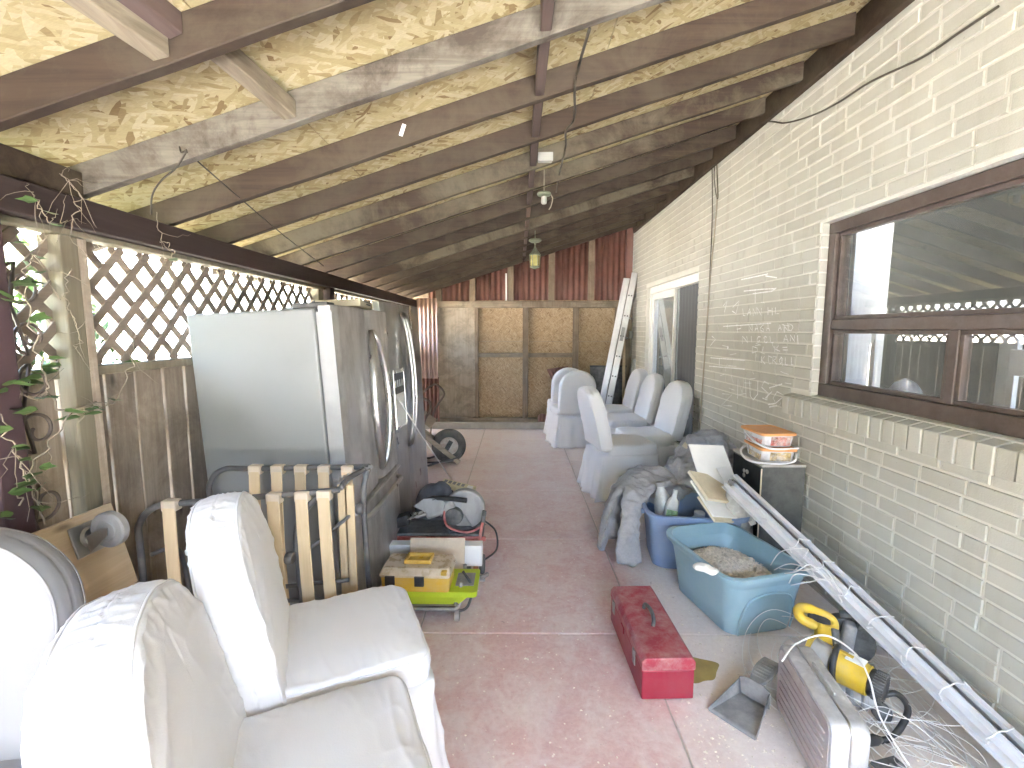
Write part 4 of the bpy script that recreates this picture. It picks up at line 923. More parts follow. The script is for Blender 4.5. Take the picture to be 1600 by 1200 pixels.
# ================================================================== FOLDING BED
bed = thing('folding_bed', 'folded guest bed with grey tube frame and upright birch slats', 'bed', (-1.05, 1.93, 0))
def bar(pts, r=0.0125, name='frame_tube', k=5): return MB().tube(smooth_path(pts, k), r, 10).build(name, 'grey_tube', bed, smooth=True)
xl, xr = -0.36, 0.37
zt = 0.875
SHR = lambda x, y: y - (0.16 * (xr - x) / 0.73 if y < 0 else 0)
for y, xl_, xr_, z in ((-0.09, xl, xr - 0.03, 0.855), (0.13, xl + 0.02, xr + 0.02, 0.885)):
    bar([(px_, SHR(px_, y), pz_) for px_, pz_ in ((xl_, 0.05), (xl_, z - 0.2), (xl_ + 0.004, z - 0.07), (xl_ + 0.07, z - 0.004), (xl_ + 0.2, z), (xr_ - 0.1, z + 0.008), (xr_, z + 0.012))])
bar([(xr - 0.03, -0.09, 0.87), (xr - 0.02, -0.02, 0.89), (xr + 0.02, 0.13, 0.897)], 0.012)
bar([(xr - 0.10, -0.10, 0.86), (xr - 0.17, -0.12, 0.78), (xr - 0.20, -0.13, 0.68), (xr - 0.19, -0.13, 0.4), (xr - 0.18, -0.13, 0.06)])
bar([(xr + 0.02, 0.11, 0.89), (xr + 0.005, 0.08, 0.8), (xr + 0.01, 0.07, 0.6), (xr + 0.03, 0.07, 0.08)])
bar([(xr - 0.19, -0.10, 0.60), (xr - 0.08, -0.02, 0.68), (xr, 0.06, 0.74)], 0.008, 'link')
bar([(xl + 0.10, -0.07, 0.4), (xr - 0.02, -0.07, 0.47)], 0.009, 'cross_bar'); bar([(xl + 0.1, 0.05, 0.30), (xr - 0.02, 0.05, 0.31)], 0.009, 'cross_bar')
bar([(xl + 0.03, -0.24, 0.66), (xl + 0.09, -0.22, 0.675), (xl + 0.12, -0.2, 0.62), (xl + 0.15, -0.2, 0.3)], 0.008, 'leg')
spr = MB()
for k in range(9): f = k / 8; spr.box((xr - 0.06 + 0.09 * f, -0.06 + 0.17 * f, 0.893 + 0.008 * f), (0.022, 0.006, 0.012), (0, 0.4, 0.9))
spr.build('spring_rack', 'zinc', bed)
for (x, y, z) in ((xr - 0.215, -0.16, 0.61), (xr + 0.0, 0.04, 0.735)):
    MB().lathe([(0.004, -0.015), (0.022, -0.014), (0.026, -0.006), (0.026, 0.006), (0.022, 0.014), (0.004, 0.015)], (x, y, z), 'X', 16).build('wheel', 'grey_tube', bed, smooth=True, auto=40)
for y, xs_, z, ln in ((-0.09, (-0.245, 0.0, 0.105, 0.205, 0.285), 0.858, 0.85), (0.13, (-0.12, -0.02, 0.085, 0.19, 0.295), 0.889, 0.86)):
    for i, x in enumerate(xs_):
        b = MB(); rings = []; sh = 0.035 if y < 0 else 0.012
        for q in range(9):
            f = q / 8; zz = z + 0.0 - ln * f; bow = 0.022 * math.sin(math.pi * f) - (SHR(x, y) - y); xx = x + sh * f * 1.2
            rings.append([(xx - 0.024, y - 0.016 - bow, zz), (xx + 0.024, y - 0.016 - bow, zz), (xx + 0.024, y - 0.024 - bow, zz), (xx - 0.024, y - 0.024 - bow, zz)])
        s_ = b.loft(rings).build('slat', 'slat', bed, bevel=0.002, seg=1)
        MB().span(x - 0.027, x + 0.027, SHR(x, y) - 0.025, SHR(x, y) + 0.015, z - 0.026, z + 0.0145).build('slat_holder', 'slat_cap', s_, bevel=0.004)
for x in (0.335, 0.305): MB().span(x - 0.02, x + 0.02, 0.015, 0.025, 0.05, 0.85).build('slat', 'slat', bed, bevel=0.002, seg=1)
MB().box((xl + 0.16, -0.20, 0.655), (0.06, 0.012, 0.025), (0, -0.2, 0)).build('plastic_clip', 'white', bed, bevel=0.006)

# ================================================================== DOLLY BOARD
dol = thing('wooden_dolly', 'plywood dolly board with one caster leaning against the fence', 'dolly', (-1.245, 1.40, 0.012), rot=(0, R(-14.5), R(-4)))
for z0, z1 in ((0.0, 0.30), (0.303, 0.60), (0.603, 0.905)):
    MB().span(-0.012, 0.008, -0.30, 0.205, z0, z1).build('plank', 'ply', dol, bevel=0.003)
MB().span(0.0085, 0.022, -0.29, -0.05, 0.42, 0.80).build('cleat', 'ply', dol, bevel=0.003)
MB().span(0.0085, 0.018, -0.03, 0.10, 0.05, 0.62).build('cleat', 'ply', dol, bevel=0.003)
cs = MB().span(0.0085, 0.014, 0.035, 0.135, 0.77, 0.875).build('caster', 'zinc', dol, bevel=0.004)
b = MB(); b.lathe([(0.03, 0.014), (0.036, 0.02), (0.03, 0.03), (0.012, 0.034)], (0, 0.09, 0.825), 'X', 18); b.build('swivel', 'zinc', cs, smooth=True, auto=35)
for s_ in (-1, 1):
    b = MB(); b.prism([(0.025, -0.025), (0.105, 0.02), (0.115, 0.045), (0.09, 0.05), (0.025, 0.03)], 0.0, 0.004, 'XZ')
    b.xf(Matrix.Translation((0, 0.09 + s_ * 0.024, 0.80))).build('fork', 'zinc', cs, bevel=0.001, seg=1)
MB().lathe([(0.008, -0.02), (0.032, -0.019), (0.036, -0.016), (0.055, -0.016), (0.06, -0.01), (0.06, 0.01), (0.055, 0.016), (0.036, 0.016), (0.032, 0.019), (0.008, 0.02)], (0.098, 0.09, 0.835), 'Y', 28).build('wheel', 'rubber_grey', cs, smooth=True, auto=30)

# ================================================================== IRON SCROLL POST, VINES
ir = thing('scroll_post', 'brown iron porch post with curled scrollwork wrapped in dry vines', 'post', (-1.545, 1.365, 0))
MB().span(-0.04, 0.042, -0.045, 0.045, 0, 1.849).build('square_post', 'iron', ir, bevel=0.006)
MB().span(-0.012, 0.012, -0.235, -0.205, 0, 1.849).build('side_bar', 'iron_pink', ir, bevel=0.003)
def spiral(c, r0, turns, a0, n=36, sq=1.0):
    pts = []
    for k in range(n + 1):
        f = k / n; a = a0 + turns * 2 * math.pi * f; r = r0 * (1 - 0.78 * f); pts.append((0.0, c[0] + r * math.cos(a), c[1] + r * sq * math.sin(a)))
    return pts
for i, (z, s_) in enumerate(((0.25, 1), (0.55, -1), (0.88, 1), (1.24, -1), (1.58, 1))):
    for side in (-1, 1):
        y0 = -0.125 if side < 0 else 0.12
        sp = spiral((y0, z + 0.06 * s_), 0.075, 1.35 * s_ * side, R(90 if s_ > 0 else -90)); sp2 = spiral((y0 + 0.01, z - 0.10 * s_), 0.06, -1.3 * s_ * side, R(-90 if s_ > 0 else 90))
        MB().tube(list(reversed(sp))[:-1] + [(0, y0 - side * 0.04, z - 0.0)] + sp2[1:], 0.0055, 6).build('scroll', 'scroll', ir, smooth=True)
def vine(name, pts, r, label, leaves=(), wig=0.02, group='dry vines on the post and beam', twigs=0, seed=1, nl=0):
    rg = random.Random(seed); t = thing(name, label, 'vine', pts[0], group=group); o = Vector(pts[0])
    path = smooth_path([Vector(p) - o for p in pts], 8)
    path = [p + Vector((wig * nz(i * .4, seed, 1), wig * nz(i * .4, seed, 5), wig * .6 * nz(i * .4, seed, 9))) for i, p in enumerate(path)]
    r *= 0.62
    MB().tube(path, [r * (1 - 0.5 * i / len(path)) for i in range(len(path))], 6).build('stem', 'vine', t, smooth=True)
    for k in range(twigs):
        p = path[rg.randrange(len(path))]; q = [p]
        d = Vector((rg.uniform(-.3, .6), rg.uniform(-1, 1), rg.uniform(-1, .6))).normalized()
        for j in range(5): q.append(q[-1] + d * 0.025 + Vector((rg.uniform(-.01, .01), rg.uniform(-.012, .012), rg.uniform(-.02, .006))))
        MB().tube(q, [r * .5, r * .45, r * .4, r * .35, r * .3, r * .2], 5).build('twig', 'vine', t)
    leaves = list(leaves) + [o + path[rg.randrange(len(path))] + Vector((rg.uniform(0, .04), rg.uniform(-.05, .05), rg.uniform(-.04, .03))) for _ in range(nl)]
    for lp in leaves:
        p = Vector(lp) - o; m = Matrix.Rotation(rg.uniform(0, 6), 3, 'Z') @ Matrix.Rotation(rg.uniform(-.6, .9), 3, 'Y'); s_ = rg.uniform(0.02, 0.035)
        sh = [(0, 0, 0), (0.5, .35, .1), (0.75, 1.0, .05), (0.35, 1.35, 0), (0, 2.1, -.1), (-0.35, 1.35, 0), (-0.75, 1.0, .05), (-0.5, .35, .1)]
        MB().add([p + m @ Vector(q) * s_ for q in sh], [(0, 1, 2, 3), (0, 3, 4, 5), (0, 5, 6, 7)]).build('leaf', 'leaf', t)
    return t
vx = -1.47
V = lambda u, v, x=vx: PX(u, v, x)
vine('vine', [V(150, 628), V(95, 640), V(75, 600), V(62, 560), V(48, 500), V(40, 430), V(52, 400)], 0.006, 'thick dry vine winding up beside the brown post', [V(15, 460), V(20, 600), V(60, 640), V(4, 600), V(8, 470), V(24, 470), V(30, 640), V(12, 612), V(46, 380), V(58, 400), V(40, 360), V(70, 560), V(66, 590), V(74, 620)], twigs=8, seed=2, nl=16)
vine('vine', [V(30, 790), V(45, 740), V(80, 690), V(120, 640), V(170, 634), V(195, 600), V(206, 560), V(212, 520), V(240, 480), V(270, 440), V(268, 400), V(250, 370), V(245, 330)], 0.0042, 'long thin vine arching across the fence boards to the beam', [], twigs=7, seed=3, nl=4)
vine('vine', [V(70, 820), V(50, 760), V(30, 720), V(12, 680), V(0, 640)], 0.005, 'short vine with a yellow green sprig at the foot of the post', [V(18, 812), V(12, 770), V(20, 800)], twigs=8, seed=4, nl=9)
vine('vine', [V(110, 370), V(115, 340), V(125, 310), V(108, 285), V(95, 270)], 0.003, 'wispy dry tendril looped over the beam above the pale post', [], twigs=10, seed=5)
vine('vine', [V(52, 300), V(60, 320), V(75, 345), V(88, 350), V(105, 345)], 0.003, 'wispy dry tendril clinging to the beam face', [], twigs=9, seed=6, nl=3)
vine('vine', [V(112, 420, -1.52), V(102, 450, -1.52), V(108, 480, -1.52), V(118, 505, -1.52), V(125, 530, -1.52), V(118, 545, -1.52)], 0.0025, 'thin tendril hanging down the pale lattice post', [], twigs=5, seed=7)
vine('vine', [V(250, 378), V(262, 380), V(272, 400), V(266, 430), V(275, 470), V(262, 490)], 0.003, 'tangled dry tendril hanging from the beam in front of the lattice', [], twigs=8, seed=8)
# wires
RA1 = RAF[10] - 0.03
w0 = PY(290, 236, RA1)
hk = thing('wire_hanger', 'rusty wire hooked on the grey rafter with one strand running to the beam', 'wire', w0)
def wl_(pts, r=0.003): MB().tube(smooth_path([Vector(p) - w0 for p in pts], 6), r, 6).build('wire_strand', 'cable', hk, smooth=True)
wl_([PY(280, 229, RA1), PY(283, 238, RA1), PY(291, 235, RA1), PY(275, 262, RA1 + 0.02), PY(252, 282, RA1 + .05), PY(238, 305, RA1 + .05), PX(236, 335, -1.47)])
wl_([w0, w0.lerp(PX(505, 415, -1.49), 0.5) - Vector((0, 0, 0.015)), PX(505, 415, -1.49)], 0.0028)

# ================================================================== HANGING LIGHTS
lx, ly = 0.185, RAF[18]
ltn = thing('lantern', 'weathered brass porch lantern with yellowed glass hanging under the rafters', 'lamp', PY(836, 392, 5.0))
MB().lathe([(0.062, 0.115), (0.066, 0.10), (0.05, 0.088), (0.012, 0.082), (0.008, 0.06)], (0, 0, 0), n=20).build('canopy', 'verdigris', ltn, smooth=True, auto=40)
MB().lathe([(0.006, 0.06), (0.012, 0.03), (0.03, 0.0), (0.058, -0.035), (0.06, -0.045)], n=6).build('cap', 'verdigris', ltn)
MB().lathe([(0.046, -0.046), (0.044, -0.145), (0.03, -0.155)], n=6).build('glass', 'lamp_glass', ltn)
b = MB()
for k in range(6): a_ = k * math.pi / 3; b.tube([(0.053 * math.cos(a_), 0.053 * math.sin(a_), -0.04), (0.05 * math.cos(a_), 0.05 * math.sin(a_), -0.16)], 0.004, 5)
b.build('cage', 'verdigris', ltn)
MB().lathe([(0.05, -0.156), (0.052, -0.165), (0.02, -0.18), (0.004, -0.185)], n=12).build('finial', 'verdigris', ltn)
MB().tube([(0, 0, 0.11), (0, 0, zb(ltn.location.x) - ltn.location.z + 0.01)], 0.004, 6).build('hanging_rod', 'verdigris', ltn)
def p_at(u, v, y): return PY(u, v, y)
sk_ = thing('bulb_socket', 'bare porcelain bulb socket hanging on a cord below the rafters', 'lamp', p_at(850, 308, RAF[14] - 0.03))
MB().lathe([(0.045, 0.03), (0.05, 0.02), (0.045, 0.01), (0.02, 0.004)], n=20).build('rose', 'verdigris', sk_, smooth=True, auto=40)
MB().lathe([(0.018, 0.004), (0.02, -0.03), (0.017, -0.045), (0.008, -0.047)], n=16).build('socket', 'porcelain', sk_, smooth=True, auto=40)
MB().tube(smooth_path([(0.045, 0, 0.02), (0.06, 0, -0.01), (0.05, 0, -0.06), (0.035, 0, -0.085)]), 0.004, 6).build('flex', 'conduit', sk_)
MB().tube([(0, 0, 0.028), (0, 0, 0.2)], 0.003, 6).build('cord', 'conduit', sk_)
jb = p_at(852, 247, RAF[13] - 0.045); jbx = thing('junction_box', 'white square junction box screwed to a rafter above the socket', 'box', jb)
MB().box((0, 0, 0), (0.085, 0.05, 0.045)).build('box', 'porcelain', jbx, bevel=0.006); MB().box((0, -0.028, 0), (0.09, 0.006, 0.05)).build('lid', 'porcelain', jbx, bevel=0.002)
cb = thing('hanging_cable', 'dark cable threaded loosely from rafter to rafter beside the blocking', 'cable', p_at(918, 62, RAF[10]))
o = cb.location.copy()
MB().tube(smooth_path([p - o for p in (p_at(921, 45, RAF[10] + 0.03), p_at(902, 112, RAF[11] - 0.03), p_at(898, 140, RAF[11] - 0.03), p_at(897, 186, RAF[12] - 0.06), p_at(884, 205, RAF[12] - .03), p_at(884, 228, RAF[13] - .05), p_at(878, 255, RAF[13] - .03), p_at(874, 272, RAF[14] - .03), p_at(869, 300, RAF[14] - .03))]), 0.006, 6).build('flex', 'cable', cb, smooth=True)
# ================================================================== BACK CORNER
# aluminium extension ladder leaning on the corner
lt, lb = PY(992, 426, 7.05), PY(949, 640, 6.95)
lad = thing('extension_ladder', 'aluminium extension ladder leaning upright beside the sliding door', 'ladder', (lb.x, lb.y, 0))
ax = (lt - lb).normalized(); L0 = lb - ax * (lb.z / ax.z); Lh = (lt - L0).length
def lad_m():
    z = ax; y = Vector((0.55, 1, 0)); y = (y - z * y.dot(z)).normalized(); x = y.cross(z).normalized()
    m = Matrix((x, y, z)).transposed().to_4x4(); m.translation = L0 - Vector((lb.x, lb.y, 0)); return m
LM = lad_m()
for xo, top in ((0.0, Lh), (-0.105, Lh - 0.09)):
    b = MB(); b.prism([(xo - 0.045, 0), (xo + 0.045, 0), (xo + 0.045, 0.03), (xo + 0.04, 0.03), (xo + 0.04, 0.005), (xo - 0.04, 0.005), (xo - 0.04, 0.03), (xo - 0.045, 0.03)], 0.02, top)
    rl = b.xf(LM).build('rail', 'ladder', lad)
    b = MB(); b.prism([(xo - 0.045, 0.40), (xo + 0.045, 0.40), (xo + 0.045, 0.37), (xo + 0.04, 0.37), (xo + 0.04, 0.395), (xo - 0.04, 0.395), (xo - 0.04, 0.37), (xo - 0.045, 0.37)], 0.02, top)
    b.xf(LM).build('rail', 'ladder', lad)
    q = 0.25
    while q < top - 0.05:
        r_ = MB().tube([(xo, 0.006, q), (xo, 0.394, q)], 0.015, 8).xf(LM).build('rung', 'ladder', lad, smooth=True)
        if xo == 0:
            for dx in (-0.02, 0.02): MB().lathe([(0.011, -0.003), (0.011, 0.002)], (xo + dx, -0.001, q), 'Y', 10).xf(LM).build('rung_end', 'black', r_)
        q += 0.30
MB().box((0.0, -0.0015, Lh * 0.62), (0.05, 0.002, 0.2)).xf(LM).build('sticker', 'scoop', lad)
bbp = PY(930, 580, 7.10)
bb = thing('charcoal_board', 'flat charcoal board standing behind the ladder', 'board', (1.30, 7.08, 0.0), rot=(R(-3), 0, 0))
MB().span(-0.20, 0.34, -0.012, 0.012, 0.002, 0.96).build('sheet', 'dark_grey', bb); MB().span(-0.205, 0.345, -0.016, 0.014, 0.96, 0.985).build('edge', 'black', bb)
pl = thing('wooden_pole', 'brown timber stick leaning in the corner behind the ladder', 'pole', (1.60, 7.0, 0.0), rot=(R(-2), R(-1), 0))
MB().span(-0.02, 0.02, -0.02, 0.02, 0.004, 1.45).build('pole', 'ply', pl, bevel=0.004)
pl2 = thing('metal_strut', 'dull metal strut standing next to the timber stick', 'pole', (1.66, 6.80, 0.0), rot=(0, R(1), 0))
MB().prism([(-.018, -.018), (.018, -.018), (.018, -.012), (-.012, -.012), (-.012, .018), (-.018, .018)], 0.004, 1.1).build('strut', 'zinc', pl2)
# broken corrugated scrap hanging by the chairs
cp = thing('broken_sheet', 'torn piece of maroon corrugated sheet propped against the strand board', 'sheet', (0.56, YB - 0.10, 0.115), rot=(R(6), 0, 0))
b = MB(); n = 40
for x0, x1, f0, f1 in ((-0.08, 0.42, lambda x: 0.18 + 0.0 * x, lambda x: 0.62 + 0.3 * x), ):
    pass
def scrap(poly_lo, poly_hi, x0, x1, sh):
    fr_a, fr_b = [], []
    for k in range(n + 1):
        f = k / n; x = x0 + (x1 - x0) * f; y = 0.010 * math.sin(2 * math.pi * x / 0.052)
        fr_a.append((x + sh, y, poly_lo(f))); fr_b.append((x, y, poly_hi(f)))
    return MB().loft([fr_a, fr_b, [(p[0], p[1] + .003, p[2]) for p in fr_b], [(p[0], p[1] + .003, p[2]) for p in fr_a], fr_a], closed=False)
scrap(lambda f: 0.16 + 0.30 * (1 - f) ** 2 + 0.02 * math.sin(f * 19), lambda f: 0.82 + 0.05 * f, -0.12, 0.2, 0.18).build('sheet', 'corr', cp, smooth=True)
scrap(lambda f: 0.01, lambda f: 0.10 + 0.12 * f + 0.02 * math.sin(f * 14), -0.24, 0.14, 0.0).build('flap', 'corr', cp, smooth=True)
# wheelbarrow tipped on its nose
wbp = PZ(705, 716, 0)
wb = thing('wheelbarrow', 'old red wheelbarrow with rusty white wheel tipped up behind the fridges', 'wheelbarrow', (wbp.x, 5.30, 0), rz=R(8))
rw = 0.195
ty = MB().lathe([(0.095, -0.02), (0.11, -0.034), (0.15, -0.042), (0.18, -0.034), (rw, -0.014), (rw, 0.014), (0.18, 0.034), (0.15, 0.042), (0.11, 0.034), (0.095, 0.02)], (0, 0, rw), 'Y', 36)
wh = ty.build('wheel', 'rubber', wb, smooth=True)
MB().lathe([(0.03, -0.035), (0.045, -0.02), (0.09, -0.022), (0.105, -0.034), (0.108, -0.02), (0.108, 0.03), (0.03, 0.03)], (0, 0, rw), 'Y', 30).build('rim', 'rim', wh, smooth=True, auto=35)
MB().lathe([(0.016, -0.07), (0.018, 0.07)], (0, 0, rw), 'Y', 12).build('axle', 'dark_grey', wb)
for yy in (-0.085, 0.10):
    b = MB(); b.box((-0.10, yy, 0.195), (0.56, 0.035, 0.05), (0, R(40), 0)); b.build('handle', 'barrow_wood', wb, bevel=0.004)
b = MB(); b.box((-0.005, -0.062, rw + 0.01), (0.05, 0.01, 0.13), (0, R(30), 0)); b.build('bracket', 'dark_grey', wb, bevel=0.003)
rings = []
for f, wx, dy in ((0.0, 0.06, 0.22), (0.5, 0.13, 0.27), (1.0, 0.17, 0.30)):
    xx = -0.30 - 0.16 * f; rings.append([(xx + p[0] * 0.15, p[1], 0.30 + p[0]) for p in rrect(0.44 + 0.16 * f, 0.42 + 0.14 * f, 0.06, 4)])
tr = MB().loft(rings, True, True, False).build('tray', 'barrow_red', wb, smooth=True, auto=50); so = tr.modifiers.new('s', 'SOLIDIFY'); so.thickness = 0.004
for yy in (-0.16, 0.16): MB().tube(smooth_path([(0.05, yy, 0.06), (-0.1, yy, 0.05), (-0.28, yy, 0.02), (-0.33, yy, 0.2), (-0.30, yy, 0.42)]), 0.012, 8).build('leg', 'grey_tube', wb, smooth=True)
MB().tube(smooth_path([(-0.30, -0.1, 0.03), (-0.05, -0.12, 0.045), (0.11, -0.1, 0.09), (0.15, -0.06, 0.16)]), 0.009, 8).build('brace', 'grey_tube', wb, smooth=True)
ct = thing('cart_handle', 'bent dark tube handle of a hand cart in front of the corrugated corner', 'cart', (-1.2, 6.2, 0))
o = ct.location
MB().tube(smooth_path([p - o for p in (PY(660, 614, 6.1), PY(672, 604, 6.1), PY(683, 601, 6.1), PY(694, 615, 6.15), PY(684, 632, 6.2), PY(676, 650, 6.2), PY(672, 690, 6.2))]), 0.012, 8).build('handle', 'scroll', ct, smooth=True)
MB().tube(smooth_path([p - o for p in (PY(660, 622, 6.0), PY(671, 628, 6.0), PY(672, 642, 6.05), PY(664, 655, 6.05), PZ(655, 690, 0.0))]), 0.016, 8).build('rail', 'scroll', ct, smooth=True)
MB().box(PY(668, 655, 6.1) - o, (0.20, 0.03, 0.14), (0, R(38), 0)).build('deck', 'barrow_wood', ct)

# ================================================================== LEFT PILE: SAW, BOXES
st = thing('saw_stand', 'low orange folding saw stand with red arm, under the mitre saw', 'stand', (-0.50, 2.92, 0))
MB().span(-0.30, 0.27, -0.10, 0.24, 0.115, 0.155).build('tray', 'orange', st, bevel=0.006)
for x, y in ((-0.28, -0.07), (0.24, -0.07), (-0.28, 0.21), (0.24, 0.21)): MB().span(x - 0.015, x + 0.015, y - 0.015, y + 0.015, 0.0, 0.1145).build('leg', 'orange', st, bevel=0.003)
MB().tube([(0.262, -0.06, 0.155), (0.275, -0.05, 0.26), (0.285, -0.045, 0.30)], 0.010, 8).build('arm', 'saw_red', st)
MB().tube([(0.285, -0.045, 0.30), (0.295, -0.04, 0.37)], 0.014, 8).build('grip', 'dark_grey', st)
MB().lathe([(0.02, -0.015), (0.055, -0.015), (0.06, 0), (0.055, 0.015), (0.02, 0.015)], (0.285, -0.12, 0.06), 'X', 22).build('wheel', 'rubber', st, smooth=True, auto=35)
MB().tube(smooth_path([(0.29, -0.02, 0.30), (0.36, 0.05, 0.20), (0.37, 0.0, 0.10), (0.30, -0.06, 0.06)]), 0.006, 6).build('hose', 'black', st, smooth=True)
ms = thing('mitre_saw', 'dusty sliding mitre saw with silver blade guard on the orange stand', 'saw', (-0.52, 3.02, 0.156))
MB().span(-0.33, 0.30, -0.10, 0.14, 0.0, 0.045).build('base', 'dark_grey', ms, bevel=0.01)
MB().span(-0.35, 0.32, -0.112, -0.1005, 0.0, 0.03).build('fence_rail', 'saw_red', ms, bevel=0.003)
MB().box((0.16, 0.0, 0.055), (0.22, 0.10, 0.02), (0, 0, 0.5)).build('table', 'dark_grey', ms, bevel=0.004)
MB().box((-0.26, -0.03, 0.10), (0.16, 0.10, 0.07), (0, R(-18), 0)).build('slide_clamp', 'black', ms, bevel=0.015)
for dy in (-0.035, 0.025): MB().tube([(-0.28, dy - 0.03, 0.10 + 0.0), (0.06, dy - 0.03, 0.20)], 0.011, 10).build('slide_rail', 'chrome', ms, smooth=True)
MB().box((0.02, -0.03, 0.195), (0.20, 0.10, 0.09), (0, R(-16), 0)).build('head', 'saw_grey', ms, bevel=0.02, seg=3)
b = MB(); b.prism([(-0.11, 0.02), (-0.04, 0.07), (0.05, 0.075), (0.10, 0.05), (0.09, 0.0), (0.0, -0.03)], -0.085, -0.075, 'XZ'); b.xf(Matrix.Translation((-0.04, 0, 0.20))).build('head_plate', 'saw_grey', ms, bevel=0.003)
gd = []
for k in range(25): a_ = R(-70 + 250 * k / 24); gd.append((0.13 * math.cos(a_), 0.13 * math.sin(a_)))
b = MB(); b.prism(gd + [(-0.03, 0.0)], -0.05, 0.02, 'XZ'); b.xf(Matrix.Translation((0.18, 0, 0.185))).build('blade_guard', 'saw_grey', ms, bevel=0.012, seg=3)
MB().lathe([(0.005, -0.012), (0.118, -0.011), (0.118, -0.009), (0.005, -0.008)], (0.18, -0.01, 0.17), 'Y', 40).build('blade', 'zinc', ms)
MB().lathe([(0.02, -0.09), (0.055, -0.085), (0.06, -0.07), (0.06, 0.0)], (0.11, 0.0, 0.15), 'Y', 24).build('motor', 'dark_grey', ms, smooth=True, auto=40)
MB().tube(smooth_path([(-0.10, -0.05, 0.235), (0.0, -0.07, 0.27), (0.10, -0.09, 0.275), (0.20, -0.11, 0.27)]), [0.02] * 6 + [0.016] * 13, 10).build('handle', 'black', ms, smooth=True)
MB().tube(smooth_path([(0.05, -0.07, 0.2), (0.07, -0.1, 0.10), (0.2, -0.11, 0.06), (0.3, -0.1, 0.10)]), 0.008, 8).build('cable', 'saw_red', ms, smooth=True)
# dust bag
def blob(name, mat, parts, loc, parent=None, vox=0.012, disp=0.02, dscale=0.1, smoothit=6, label=None, cat=None):
    b = MB()
    for kind, *a_ in parts:
        if kind == 'e':
            c, r = a_; nU, nV = 16, 10; rings = []
            for j in range(1, nV):
                ph = math.pi * j / nV; rings.append([(c[0] + r[0] * math.sin(ph) * math.cos(q), c[1] + r[1] * math.sin(ph) * math.sin(q), c[2] + r[2] * math.cos(ph)) for q in (2 * math.pi * k / nU for k in range(nU))])
            b.loft(rings)
        else:
            pts, r, flat = a_; path = smooth_path(pts, 5); rings = []
            for i, p in enumerate(path):
                tdir = (path[min(i + 1, len(path) - 1)] - path[max(i - 1, 0)]).normalized(); s_ = Vector(flat); s_ = (s_ - tdir * s_.dot(tdir)).normalized(); q2 = tdir.cross(s_)
                f = i / (len(path) - 1); w, h = r[0] * (1 + 0.12 * math.sin(f * 9)), r[1]
                rings.append([p + s_ * (w * math.cos(q)) + q2 * (h * math.sin(q)) for q in (2 * math.pi * k / 14 for k in range(14))])
            b.loft(rings)
    o = b.build(name, mat, parent, smooth=True); o.location = loc
    rm = o.modifiers.new('remesh', 'REMESH'); rm.mode = 'VOXEL'; rm.voxel_size = vox; rm.use_smooth_shade = True
    sm = o.modifiers.new('smooth', 'SMOOTH'); sm.iterations = smoothit; sm.factor = 0.5
    for sc, am in ((dscale, disp), (dscale * 0.4, disp * 0.5)):
        tx = bpy.data.textures.new(name + '_folds', 'CLOUDS'); tx.noise_scale = sc; tx.noise_depth = 1
        d = o.modifiers.new('folds', 'DISPLACE'); d.texture = tx; d.strength = am; d.mid_level = 0.5; d.texture_coords = 'LOCAL'
    if label: tag(o, label, cat)
    return o
bag = blob('dust_bag', 'bag', [('e', (0, 0, 0.0), (0.12, 0.10, 0.17)), ('e', (0.07, -0.02, 0.11), (0.08, 0.07, 0.08)), ('e', (-0.06, 0.02, -0.12), (0.11, 0.1, 0.1))], (-0.60, 3.24, 0.26), None, 0.014, 0.03, 0.12)
tag(bag, 'charcoal cloth dust bag with white tag slumped against the fridge', 'bag')
MB().box((0.055, -0.115, 0.02), (0.10, 0.006, 0.045), (0, R(38), 0.2)).build('tag', 'white', bag, bevel=0.002)
wbx = thing('white_box', 'low white box on the saw stand behind the hardboard sheet', 'box', (-0.485, 2.74, 0.0))
MB().span(-0.285, 0.275, -0.02, 0.055, 0.085, 0.215).build('carton', 'white', wbx, bevel=0.003)
MB().span(-0.2, 0.2, -0.01, 0.05, 0.0, 0.0845).build('base', 'dark_grey', wbx)
hb = thing('hardboard_sheet', 'tan square of hardboard leaning on the white box', 'board', (-0.468, 2.60, 0.055), rot=(R(-24), 0, 0))
MB().span(-0.165, 0.16, -0.003, 0.003, 0.0, 0.24).build('sheet', 'card', hb)
# wheeled metal frame, lime case, amber toolbox
fm = thing('tube_frame', 'grey tube trolley frame on small casters under the lime green case', 'trolley', (-0.47, 2.40, 0))
def ftube(p, r=0.011): return MB().tube(smooth_path(p, 5), r, 8).build('frame_tube', 'zinc', fm, smooth=True)
ftube([(-0.27, -0.10, 0.075), (0.1, -0.10, 0.07), (0.155, -0.10, 0.075), (0.175, -0.08, 0.10), (0.178, -0.07, 0.2)]); ftube([(-0.27, 0.12, 0.075), (0.15, 0.12, 0.075), (0.175, 0.12, 0.11), (0.18, 0.12, 0.2)]); ftube([(0.155, -0.10, 0.1), (0.155, 0.12, 0.1)]); ftube([(-0.25, -0.10, 0.075), (-0.25, 0.12, 0.075)])
for x, y in ((0.16, -0.09), (0.16, 0.12), (-0.25, -0.09), (-0.25, 0.12)): MB().lathe([(0.008, -0.014), (0.03, -0.013), (0.032, 0), (0.03, 0.013), (0.008, 0.014)], (x, y, 0.033), 'X', 18).build('caster', 'rubber_grey', fm, smooth=True, auto=35)
MB().span(-0.27, 0.17, -0.10, 0.12, 0.088, 0.094).build('shelf', 'zinc', fm)
MB().tube(smooth_path([(0.185, -0.03, 0.24), (0.235, -0.05, 0.16), (0.215, -0.09, 0.08), (0.17, -0.10, 0.06)]), 0.007, 6).build('strap', 'black', fm, smooth=True)
lc = thing('lime_case', 'lime green plastic case with stepped rim on the trolley frame', 'case', (-0.47, 2.39, 0.0945))
